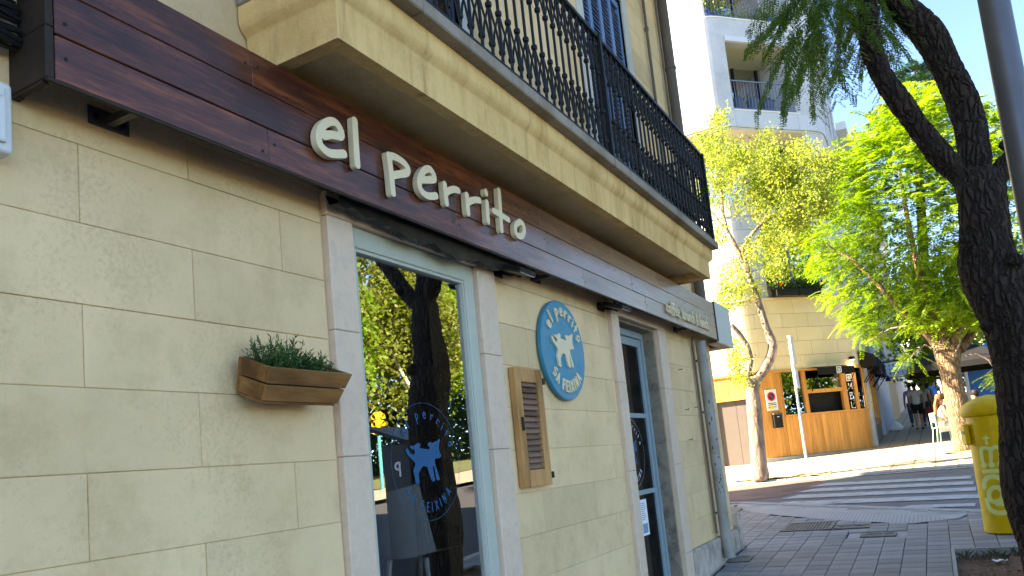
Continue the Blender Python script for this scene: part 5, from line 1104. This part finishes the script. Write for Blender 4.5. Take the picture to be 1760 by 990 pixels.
for pts in ([(1660, 612), (1680, 608), (1700, 620), (1712, 640)], [(1604, 600), (1590, 592), (1575, 605), (1560, 620)], [(1560, 560), (1530, 565), (1490, 590)], [(1640, 610), (1650, 590), (1655, 560)]): MB().tube([S(*q, 20.0) for q in pts], [.025, .022, .018, .01][:len(pts)], 6).build('twig', m_bark3, bt)
bl = [(1450, 285, 34), (1480, 262, 36), (1520, 230, 42), (1556, 200, 44), (1590, 190, 40), (1562, 165, 26), (1640, 210, 50), (1700, 230, 50), (1735, 260, 40), (1450, 330, 44), (1500, 300, 50), (1560, 270, 56), (1620, 280, 56), (1690, 300, 56), (1440, 385, 44), (1500, 370, 54), (1570, 350, 60), (1640, 360, 60), (1710, 370, 54), (1420, 440, 32), (1470, 440, 48), (1535, 430, 56), (1600, 430, 58), (1660, 440, 56), (1730, 440, 46), (1440, 500, 26), (1500, 505, 36), (1560, 500, 48), (1620, 510, 50), (1675, 520, 46), (1470, 540, 26), (1500, 560, 24), (1590, 535, 34), (1650, 535, 36), (1690, 545, 30), (1745, 500, 30), (1565, 606, 12), (1712, 645, 12), (1728, 635, 10), (1395, 400, 18)]
C = clumps(bl, 20.6, .7, 150); cen = np.array(S(1600, 400)); out = C-cen; out /= np.linalg.norm(out, axis=1)[:, None]; D0 = out*.6+rnd_dirs(len(C))*.9; D0[:, 2] = D0[:, 2]*.35+.05
P, D, Nn, L = fronds(C, D0, .48, 13, .125, .02, .32, 1.0); leafmesh('crown', P, D, Nn, L, .0175, m_leafB, bt)
# conifer behind
cf = root('conifer_tree', (*ony(1560, 400, 44)[:2], gz(44)), 'dark blue green tiered conifer rising behind the bright tree', 'tree')
S = lambda x, y, Y=44.0: ony(x, y, Y); MB().tube([(S(1600, 700)[0], 44, gz(44)), tuple(S(1580, 300)), tuple(S(1572, 112))], [.3, .2, .04], 8).build('trunk', m_bark, cf)
Cs, Dv = [], []
for k in range(11):
    yy = 125+k*24; wd = 18+k*9.5; ax = 1573-.03*(yy-112)
    for q in range(16):
        a = q*2*math.pi/16+k; c0 = S(ax, yy)
        for t in np.linspace(.25, 1, 7): Cs.append(c0+np.array([math.cos(a)*wd*t*.033, math.sin(a)*wd*t*.033, -.25*t+.3*t*t+RNG.normal(0, .05)])); Dv.append((math.cos(a), math.sin(a), .15))
P, D, Nn, L = fronds(np.array(Cs), np.array(Dv), .6, 6, .28, .05, .1, 1.0); leafmesh('crown', P, D, Nn, L, .045, m_conif, cf)
# trees farther along the avenue and in the park
def simple_tree(nm, x, y, h, r_, m, label, grp, nleaf=1400, leaf=.22, z0=None, bark=None):
    z = gz(y); t = root(nm, (x, y, z), label, 'tree', grp); zc = z+h*.62; V, E, Rd = [], [], []
    k_ = chain(V, E, Rd, [(x, y, z-.05), (x+.05, y, z+.9), (x-.06, y+.05, z+h*.3)], [.24, .17, .15])
    for q in range(4):
        a = q*1.57+x; chain(V, E, Rd, [(x+math.cos(a)*r_*.25, y+math.sin(a)*r_*.25, z+h*.45), (x+math.cos(a)*r_*.55, y+math.sin(a)*r_*.55, z+h*.68)], [.09, .03], k_)
    skin('trunk', V, E, Rd, bark or m_bark2, t, 1, 0, .05)
    ncl = 46; d = rnd_dirs(ncl); cl = np.array([x, y, zc])+d*np.array([r_, r_, h*.36])*(RNG.random((ncl, 1))**.4); ii = RNG.integers(0, ncl, nleaf*3); P = cl[ii]+RNG.normal(0, 1, (len(ii), 3))*r_*.16
    leafmesh('crown', P, rnd_dirs(len(P), .2), rnd_dirs(len(P)), RNG.uniform(.6, 1.2, len(P))*leaf, leaf*.32, m, t)
for x, y, h, r_, lb in ((2.7, 32, 7, 2.2, 'leafy street tree behind the black parasol'), (2.7, 45, 8, 2.6, 'leafy street tree halfway up the avenue pavement'), (2.8, 60, 8, 2.8, 'distant leafy street tree near the street end')): simple_tree('avenue_tree', x, y, h, r_, m_leafB, lb, None)
k = 0
for x, y in ((22.5, 24), (24, 29.5), (22.8, 35), (25, 41), (27, 22), (29, 34), (30, 47), (23.5, 48), (27.5, 28), (33, 40)):
    simple_tree('park_tree', x, y, random.uniform(12, 17), random.uniform(3.4, 4.6), m_leafP if k % 3 else m_leafB, 'tall sunlit park tree across the avenue reflected in the café window', 'park trees across the avenue', 4500, .3, bark=mat('pale_plane_bark', (.5, .45, .38), .85, .2) if k == 0 else MATS['pale_plane_bark']); k += 1
n = 30000; P = np.stack([RNG.normal(31, .6, n), RNG.uniform(14, 75, n), RNG.uniform(0, 6, n)], 1); P[:, 2] += np.array([gz(y) for y in P[:, 1]]); hd = leafmesh('park_hedge', P, rnd_dirs(n), rnd_dirs(n), .4, .13, m_leafD); tag(hd, 'dark clipped hedge in the park behind the reflected trees', 'hedge')
# ------------------------------------------------------------------ traffic light, parking meter (seen in the window)
tl = root('traffic_light', (19.3, 27.2, gz(27.2)), 'yellow traffic light on teal pole reflected in the café window', 'traffic light')
tx_, ty_ = 19.3, 27.2; zt_ = gz(27.2); m_tly = mat('traffic_yellow', (.75, .48, .04), .5, .05); m_tpole = mat('teal_pole_paint', (.05, .26, .25), .5, .1)
MB().tube([(tx_, ty_, zt_-.05), (tx_, ty_, zt_+2.4)], .08, 12).build('pole', m_tpole, tl, smooth=True); hd_ = MB().box((tx_-.16, ty_-.15, zt_+2.42), (tx_+.16, ty_+.15, zt_+3.4)).build('head', m_tly, tl, bevel=.03)
for k in range(3):
    for ang in (180, 270):
        a = R(ang); c = (tx_+math.cos(a)*.16, ty_+math.sin(a)*.16, zt_+2.58+.32*k); dv = np.array([math.cos(a), math.sin(a), 0]); MB().tube([np.array(c)-dv*.02, np.array(c)+dv*.17-(0, 0, .03)], [.13, .125], 14, cap=False).build('visor', m_tly, tl, smooth=True); MB().tube([np.array(c)+dv*.001, np.array(c)+dv*.01], .115, 14).build('lens', m_black, tl)
pmt = onx(712, 850, -3.25); pmx, pmy = 3.25, pmt[1]; pz = gz(pmy)
pm = root('parking_meter', (pmx, pmy, pz), 'dark grey parking ticket machine with letter P reflected in the café window', 'parking meter'); m_pm = mat('dark_grey_machine', (.035, .038, .042), .4, .1)
MB().box((pmx-.2, pmy-.2, pz-.02), (pmx+.2, pmy+.2, pz+1.62)).build('cabinet', m_pm, pm, bevel=.015); MB().obox((pmx, pmy, pz+1.71), (.34, .34, .02), (.94, 0, .34), (0, 1, 0), (-.34, 0, .94)).build('solar_panel', m_black, pm, bevel=.006); MB().box((pmx-.05, pmy-.05, pz+1.6), (pmx+.05, pmy+.05, pz+1.7)).build('neck', m_pm, pm)
MB().box((pmx-.203, pmy-.1, pz+1.12), (pmx-.2005, pmy+.08, pz+1.4)).build('screen', m_paper, pm); MB().box((pmx-.203, pmy-.15, pz+.72), (pmx-.2005, pmy+.13, pz+.84)).build('band', mat('tan_band', (.4, .25, .1), .6), pm)
flat(sd_strokes([[(x*.16, y*.16) for x, y in s_] for s_ in GLY['P'][0]], .014), .008, 0, lambda u, v, w_: (pmx-.05+u, pmy-.2015, pz+1.25+v)).build('letter', m_white, pm)
# ------------------------------------------------------------------ post box
m_post = mat('post_yellow_paint', (.74, .44, .004), .5, .06, 5, coat=.1, dirt=(.58, .33, .006), dscale=6); m_pemb = mat('pale_yellow_emblem', (.72, .72, .22), .5, .04)
BX, BY, BR = 2.645, 9.25, .222; BZ = gz(BY)
pbx = root('post_box', (BX, BY, BZ), 'yellow pillar post box with pale crown and horn emblem beside the tree pit', 'post box')
MB().lathe([(BR, 0), (BR, 1.17), (BR-.02, 1.18)], (BX, BY, BZ+.005), 40).build('body', m_post, pbx, smooth=True)
MB().lathe([(BR-.01, 1.155), (BR+.035, 1.17), (BR+.048, 1.2), (BR+.042, 1.235), (BR+.02, 1.28), (BR-.05, 1.325), (BR-.13, 1.355), (.02, 1.37)], (BX, BY, BZ), 40).build('cap', m_post, pbx, smooth=True)
a_ = R(188); dv = np.array([math.cos(a_), math.sin(a_), 0]); tv = np.array([-dv[1], dv[0], 0]); c_ = np.array([BX, BY, BZ+.99])+dv*(BR+.025)
MB().obox(c_, (.022, .10, .105), dv, tv).build('slot_hood', m_post, pbx, bevel=.012); MB().obox(c_+dv*.0225+np.array([0, 0, .02]), (.004, .08, .016), dv, tv).build('slot', m_black, pbx)
MB().obox((BX+.08, BY-BR*.95, BZ+.93), (.03, .004, .006), (1, 0, 0), (0, 1, 0)).build('lock_plate', m_steel, pbx)
k_ = .2727*.0069
def em(a, b): return ((a-(b-335)*.13-182)*k_, -(b-335)*k_)
EST = [([(140, 335), (140, 362)], 5), ([(129, 346), (151, 346)], 5), ([(142, 372)], 9), ([(118, 465), (113, 405), (140, 398), (158, 412), (160, 463)], 10), ([(158, 412), (180, 395), (203, 412), (205, 462)], 10), ([(203, 412), (230, 393), (262, 405), (272, 430), (268, 458), (248, 466)], 11), ([(125, 487)], 16), ([(163, 487)], 16), ([(203, 486)], 16), ([(247, 483)], 16), ([(122, 520), (240, 520)], 11),
 ([(178+34*math.cos(q*.35), 642+38*math.sin(q*.35)) for q in range(19)], 12), ([(118, 600), (125, 568), (150, 550), (185, 552), (225, 580), (248, 620), (258, 650), (285, 630), (300, 595), (306, 565)], 13), ([(185, 690), (225, 688), (262, 662)], 12), ([(128, 670), (145, 715), (190, 737), (250, 728), (312, 692)], 13)]
S_ = [([em(*q) for q in smooth(p)] if len(p) > 1 else [em(*p[0])], r_*k_) for p, r_ in EST]
ez = ony(1678, 751, BY-BR)[2]
flat(sd_strokes(S_, .01), .006, 0, lambda u, v, w_: (BX+(BR+.0015)*math.sin(max(-1.5, min(1.5, u/BR))), BY-(BR+.0015)*math.cos(max(-1.5, min(1.5, u/BR))), ez+v)).build('emblem', m_pemb, pbx)
# ------------------------------------------------------------------ lamp post, sign pole
lpz = root('lamp_post', (2.80, 5.0, gz(5)), 'tall round grey steel lamp post beside the dark forked tree', 'lamp post')
m_lpole = mat('grey_painted_steel', (.11, .11, .12), .4, .08, 4, metal=.5); MB().tube([(2.80, 5, gz(5)), (2.80, 5, 2), (2.79, 5, 8.5)], [.085, .082, .065], 28).build('pole', m_lpole, lpz, smooth=True); MB().lathe([(.16, 0), (.16, .03), (.1, .05), (.095, .3)], (2.80, 5, gz(5)), 20).build('base', m_lpole, lpz)
MB().tube([(2.79, 5, 8.4), (3.4, 5, 8.9), (4.4, 5, 9.0)], [.05, .045, .04], 12).build('arm', m_lpole, lpz); MB().obox((4.7, 5, 9.0), (.35, .14, .06), (1, 0, 0), (0, 1, 0)).build('lantern', m_lpole, lpz, bevel=.03)
sp = root('sign_pole', (-.32, 17.08, gz(17.08)), 'thin white metal pole with edge on sign plates beside the slender tree', 'sign pole'); z_ = gz(17.08)
MB().tube([(-.32, 17.08, z_), (-.32, 17.08, z_+2.98)], .027, 10).build('pole', m_plas, sp, smooth=True); vd = np.array([-2.5, 17.08, 0])/17.26; vn = np.array([vd[1], -vd[0], 0])
for z0, z1 in ((2.35, 2.95), (1.85, 2.25)): MB().obox((-.32+vn[0]*.05, 17.08+vn[1]*.05, z_+(z0+z1)/2), (.22, .008, (z1-z0)/2), vd*.97+vn*.12, vn).build('sign_plate', m_plas, sp, bevel=.003)
# ------------------------------------------------------------------ people
m_skin = mat('skin_tone', (.42, .22, .14), .6, .08); m_hair = mat('dark_hair', (.015, .011, .009), .6, .3, 30); m_hair2 = mat('brown_hair', (.16, .075, .035), .55, .3, 30)
def cloth(n, c): return mat('cloth_'+n, c, .85, .12, 12, bump=.3, bscale=30)
def person(loc, head, label, top, bottom, hair=m_hair, sc=1.0, step=.12, seated=False, long_hair=False, sleeve=True, short=True, group=None, bag=None):
    x, y, z = loc; pr = root('person', loc, label, 'person', group); ca, sa = math.cos(head), math.sin(head)
    def W(p): return (x+sc*(p[0]*ca-p[1]*sa), y+sc*(p[0]*sa+p[1]*ca), z+sc*p[2])
    J = {}; zp = .52 if seated else .93; up = zp-.93
    J['pel'] = (0, 0, zp); J['spi'] = (0, -.02 if seated else 0, 1.14+up); J['che'] = (0, -.03 if seated else .0, 1.34+up); J['nec'] = (0, 0, 1.47+up); J['hd0'] = (0, .025, 1.56+up); J['hd1'] = (0, .02, 1.65+up)
    V, E, Rd = [], [], []
    def ad(p, r_, par=None):
        V.append(W(p)); Rd.append(r_*sc)
        if par is not None: E.append((par, len(V)-1))
        return len(V)-1
    pe = ad(J['pel'], .135); sp_ = ad(J['spi'], .118, pe); c_ = ad(J['che'], .14, sp_); n_ = ad(J['nec'], .055, c_); h0 = ad(J['hd0'], .078, n_); ad(J['hd1'], .085, h0)
    arms, legs = {}, {}
    for s in (-1, 1):
        if seated: A = [(s*.17, 0, 1.40+up), (s*.22, .08, 1.14+up), (s*.15, .30, 1.08+up), (s*.12, .38, 1.09+up)]; Lg = [(s*.09, .04, zp-.03), (s*.1, .44, zp-.02), (s*.1, .42, .1), (s*.1, .56, .035)]
        else: A = [(s*.18, 0, 1.40), (s*.235, -.03-s*step*.2, 1.13), (s*.245, .06-s*step*.5, .90), (s*.24, .09-s*step*.5, .81)]; Lg = [(s*.09, 0, .86), (s*.095, s*step*.75+.03, .49), (s*.095, s*step*1.3-.02, .09), (s*.1, s*step*1.3+.13, .035)]
        q = c_
        for p, r_ in zip(A, (.062, .045, .034, .038)): q = ad(p, r_, q)
        ad((A[3][0]-s*.03, A[3][1]+.03, A[3][2]-.03), .013, q); ad((A[3][0], A[3][1]+.02, A[3][2]-.075), .014, q)
        q = pe
        for p, r_ in zip(Lg, (.092, .062, .045, .04)): q = ad(p, r_, q)
        arms[s] = A; legs[s] = Lg
    skin('body', V, E, Rd, m_skin, pr, 1, 0)
    V, E, Rd = [], [], []; pe = ad((J['pel'][0], J['pel'][1], J['pel'][2]-.03), .158); sp_ = ad((0, 0, J['pel'][2]+.1), .15, pe); sp_ = ad(J['spi'], .14, sp_); c_ = ad(J['che'], .16, sp_); ad((0, 0, 1.45+up), .085, c_)
    for s in (-1, 1):
        A = arms[s]; q = ad(A[0], .08, c_)
        if sleeve: ad(tuple(np.array(A[0])*.35+np.array(A[1])*.65), .062, q)
    skin('top', V, E, Rd, top, pr, 1, 0)
    V, E, Rd = [], [], []; pe = ad((J['pel'][0], J['pel'][1], J['pel'][2]+.0), .148)
    for s in (-1, 1):
        Lg = legs[s]; q = ad(Lg[0], .108, pe); k_ = np.array(Lg[1]); q = ad(tuple(np.array(Lg[0])*.15+k_*.85) if short else Lg[1], .082, q)
        if not short: ad(tuple(np.array(Lg[2])+np.array([0, 0, .04])), .062, q)
    skin('bottom', V, E, Rd, bottom, pr, 1, 0)
    hc = np.array(W((0, -.01, 1.665+up))); hb_ = MB().lathe([(.02, .1), (.075, .085), (.1, .03), (.098, -.04), (.06, -.09)], (0, 0, 0), 14); hb_.build('hair', hair, pr, smooth=True, world=T(*hc) @ Matrix.Scale(sc, 4))
    if long_hair: a = W((0, -.05, 1.68+up)); b = W((0, -.12, 1.45+up)); c = W((0, -.15, 1.2+up)); MB().tube([a, b, c], [.085*sc, .1*sc, .05*sc], 10, flat=.6).build('long_hair', hair, pr, smooth=True)
    for s in (-1, 1):
        Lg = legs[s]; t = np.array(Lg[3]); MB().tube([W((t[0], t[1]-.2, .045)), W((t[0], t[1]-.08, .045)), W((t[0], t[1]+.04, .035))], [.045*sc, .05*sc, .036*sc], 8, flat=.8).build('shoe', m_black, pr, smooth=True)
    return pr
def at(px_, py_, Y): p = ony(px_, py_, Y); return (p[0], Y, gz(Y))
cw = cloth('white', (.62, .62, .62)); cbk = cloth('black', (.015, .015, .017)); cbl = cloth('blue', (.12, .25, .60)); cgr = cloth('grey', (.30, .29, .29)); cnv = cloth('navy', (.04, .05, .09)); ccr = cloth('cream', (.66, .60, .50)); cdk = cloth('dark', (.045, .04, .04))
person(at(1582, 735, 32.3), 0.05, 'person in white tee and black shorts walking away up the pavement', cw, cbk, step=.14)
person(at(1594, 725, 34.2), -.05, 'person in pale shirt and dark trousers just ahead of the black shorts walker', cgr, cnv, short=False, step=-.15)
person(at(1572, 725, 34.5), .1, 'person half hidden in mauve top beside the black shorts walker', cloth('mauve', (.35, .28, .36)), cnv, short=False)
person(at(1612, 708, 41), 3.1, 'person in bright blue shirt coming down the middle of the pavement', cbl, cnv, short=False, step=.1)
person(at(1598, 700, 46), 3.0, 'distant person in beige top walking down beside the blue shirt', ccr, cdk, short=False)
person(at(1604, 700, 49), 3.2, 'distant person in dark clothes behind the blue shirted walker', cdk, cdk, short=False, step=-.1)
bg_ = root('shopping_bag', (1.75, 33.9, gz(33.9)+.5), 'dark red shopping bag carried beside the pale shirted walker', 'bag'); c_ = ony(1598, 708, 34.0)
bg_.location = c_; WM[bg_.name] = T(*c_); MB().prism([(c_[0]-.15, 34.0, c_[2]-.2), (c_[0]+.17, 34.0, c_[2]-.2), (c_[0]+.13, 34.0, c_[2]+.18), (c_[0]-.12, 34.0, c_[2]+.18)], (0, .12, 0)).build('bag', mat('dark_red_bag', (.22, .03, .025), .6), bg_); MB().tube([(c_[0]-.08, 34.06, c_[2]+.18), (c_[0], 34.06, c_[2]+.36), (c_[0]+.08, 34.06, c_[2]+.18)], .01, 6).build('handle', m_black, bg_)
# café terrace under the black parasol
def chair(x, y, rot, label, m):
    z = gz(y); c = root('terrace_chair', (x, y, z), label, 'chair', None); Mx = T(x, y, z) @ Matrix.Rotation(rot, 4, 'Z')
    MB().box((-.21, -.2, .44), (.21, .2, .465)).build('seat', m, c, bevel=.01, world=Mx); MB().box((-.2, -.225, .6), (.2, -.2, .86)).build('backrest', m, c, bevel=.01, world=Mx)
    for sx in (-1, 1):
        for sy in (-1, 1): MB().tube([(sx*.19, sy*.19, .44), (sx*.22, sy*.24, 0)], .014, 6).build('leg', m, c, world=Mx)
        MB().tube([(sx*.2, -.2, .44), (sx*.2, -.22, .86)], .014, 6).build('back_post', m, c, world=Mx)
m_gch = mat('sage_green_chair', (.25, .42, .33), .5, .05)
wx, wy = 2.25, 23.7
chair(wx, wy, R(-75), 'sage green metal chair carrying the woman in cream beside the bright tree', m_gch); chair(wx+.1, wy+1.0, R(-100), 'sage green metal chair behind the seated woman in cream', m_gch); chair(3.15, wy+.4, R(100), 'sage green metal chair across the terrace table', m_gch)
person((wx+.03, wy, gz(wy)), R(-75), 'seated person with long brown hair and sleeveless cream dress at the terrace', ccr, ccr, hair=m_hair2, seated=True, long_hair=True, sleeve=False)
person((wx+.13, wy+1.0, gz(wy+1)), R(-100), 'seated person in dark clothes behind the woman in cream', cdk, cdk, seated=True, short=False)
person((3.12, wy+.4, gz(wy+.4)), R(100), 'seated person in black facing the woman in cream across the table', cbk, cbk, seated=True, short=False)
tz = gz(24); tt = root('terrace_table', (2.7, 24.1, tz), 'small round dark terrace table under the black parasol', 'table'); MB().lathe([(.34, .72), (.35, .73), (.35, .745), (.34, .75)], (2.7, 24.1, tz), 24).build('table_top', m_iron, tt); MB().tube([(2.7, 24.1, tz+.02), (2.7, 24.1, tz+.72)], .03, 8).build('stem', m_iron, tt); MB().lathe([(.22, 0), (.22, .02), (.04, .04)], (2.7, 24.1, tz), 16).build('foot', m_iron, tt)
for ux, uy, lb in ((2.95, 26.3, 'large black parasol over the terrace behind the stout tree trunk'), (3.0, 30.2, 'second black parasol farther up the pavement')):
    z = gz(uy); pu = root('parasol', (ux, uy, z), lb, 'parasol'); Wd = 1.35; rim = [(ux+sx*Wd, uy+sy*Wd, z+2.12) for sx, sy in ((-1, -1), (0, -1.02), (1, -1), (1.02, 0), (1, 1), (0, 1.02), (-1, 1), (-1.02, 0))]; dn = [(a, b, c-.16) for a, b, c in rim]
    MB().add(rim+dn+[(ux, uy, z+2.85)], [(i, (i+1) % 8, 16) for i in range(8)]+[(i, i+8, (i+1) % 8+8, (i+1) % 8) for i in range(8)]).build('canopy', m_awn, pu); MB().tube([(ux, uy, z), (ux, uy, z+2.9)], .03, 8).build('pole', m_railg, pu); MB().box((ux-.3, uy-.3, z), (ux+.3, uy+.3, z+.06)).build('foot', m_conc, pu)
# parked car and blue stall glimpsed past the post box
def car(x, y, m, label, rot=0):
    z = gz(y)-.12; c = root('parked_car', (x, y, z), label, 'car'); Mx = T(x, y, z) @ Matrix.Rotation(R(3.4), 4, 'X')
    pr_ = [(-2.0, .3), (-2.05, .62), (-1.9, .82), (-1.2, .92), (-.55, 1.38), (.9, 1.42), (1.55, 1.0), (2.0, .9), (2.05, .4), (1.9, .28)]
    MB().prism([(-.82, a, b) for a, b in pr_], (1.64, 0, 0)).build('body', m, c, bevel=.06, seg=3, world=Mx); MB().prism([(-.7, -1.17, .935), (.7, -1.17, .935), (.6, -.6, 1.335), (-.6, -.6, 1.335)], (0, -.02, .012)).build('windscreen', m_bglass, c, world=Mx)
    for s in (-1, 1):
        MB().prism([(s*.823, -1.05, .95), (s*.823, 1.35, .98), (s*.823, .85, 1.34), (s*.823, -.5, 1.32)], (s*.004, 0, 0)).build('side_window', m_bglass, c, world=Mx); MB().lathe([(.02, -.02), (.09, 0), (.1, .02)], (0, 0, 0), 12).build('headlight', m_plas, c, world=Mx @ T(s*.6, -2.02, .66) @ Matrix.Rotation(R(90), 4, 'X'))
        for yy in (-1.3, 1.25): wv = MB().tube([(s*.66, yy, .31), (s*.85, yy, .31)], .31, 18).build('wheel', m_black, c, smooth=True, world=Mx); MB().tube([(s*.852, yy, .31), (s*.858, yy, .31)], .19, 14).build('rim', m_steel, wv, world=Mx)
m_carw = mat('white_car_paint', (.62, .63, .65), .25, .03, coat=.8); m_carr = mat('red_car_paint', (.45, .02, .02), .25, .03, coat=.8)
car(4.75, 42, m_carw, 'white parked car on the avenue beyond the terrace'); car(4.8, 36.5, m_carr, 'red parked car on the avenue in front of the white one')
ks = root('blue_stall', (3.9, 28.5, gz(28.5)), 'blue canvas stall with pale posts beyond the post box', 'stall'); z = gz(28.5); m_bcan = mat('blue_canvas', (.04, .16, .42), .7, .1)
for sx in (3.15, 4.6):
    for sy in (28, 29.4): MB().tube([(sx, sy, z-.1), (sx, sy, z+2.3)], .03, 8).build('post', m_plas, ks)
MB().add([(3.05, 27.9, z+2.2), (4.7, 27.9, z+2.2), (4.7, 29.5, z+2.2), (3.05, 29.5, z+2.2), (3.87, 28.7, z+2.75)], [(0, 1, 4), (1, 2, 4), (2, 3, 4), (3, 0, 4)]).build('canopy', m_bcan, ks); MB().box((3.12, 29.42, z-.05), (4.62, 29.44, z+2.2)).build('back_cloth', m_bcan, ks); MB().box((3.2, 27.98, z-.05), (4.55, 28.0, z+.9)).build('front_cloth', m_bcan, ks)
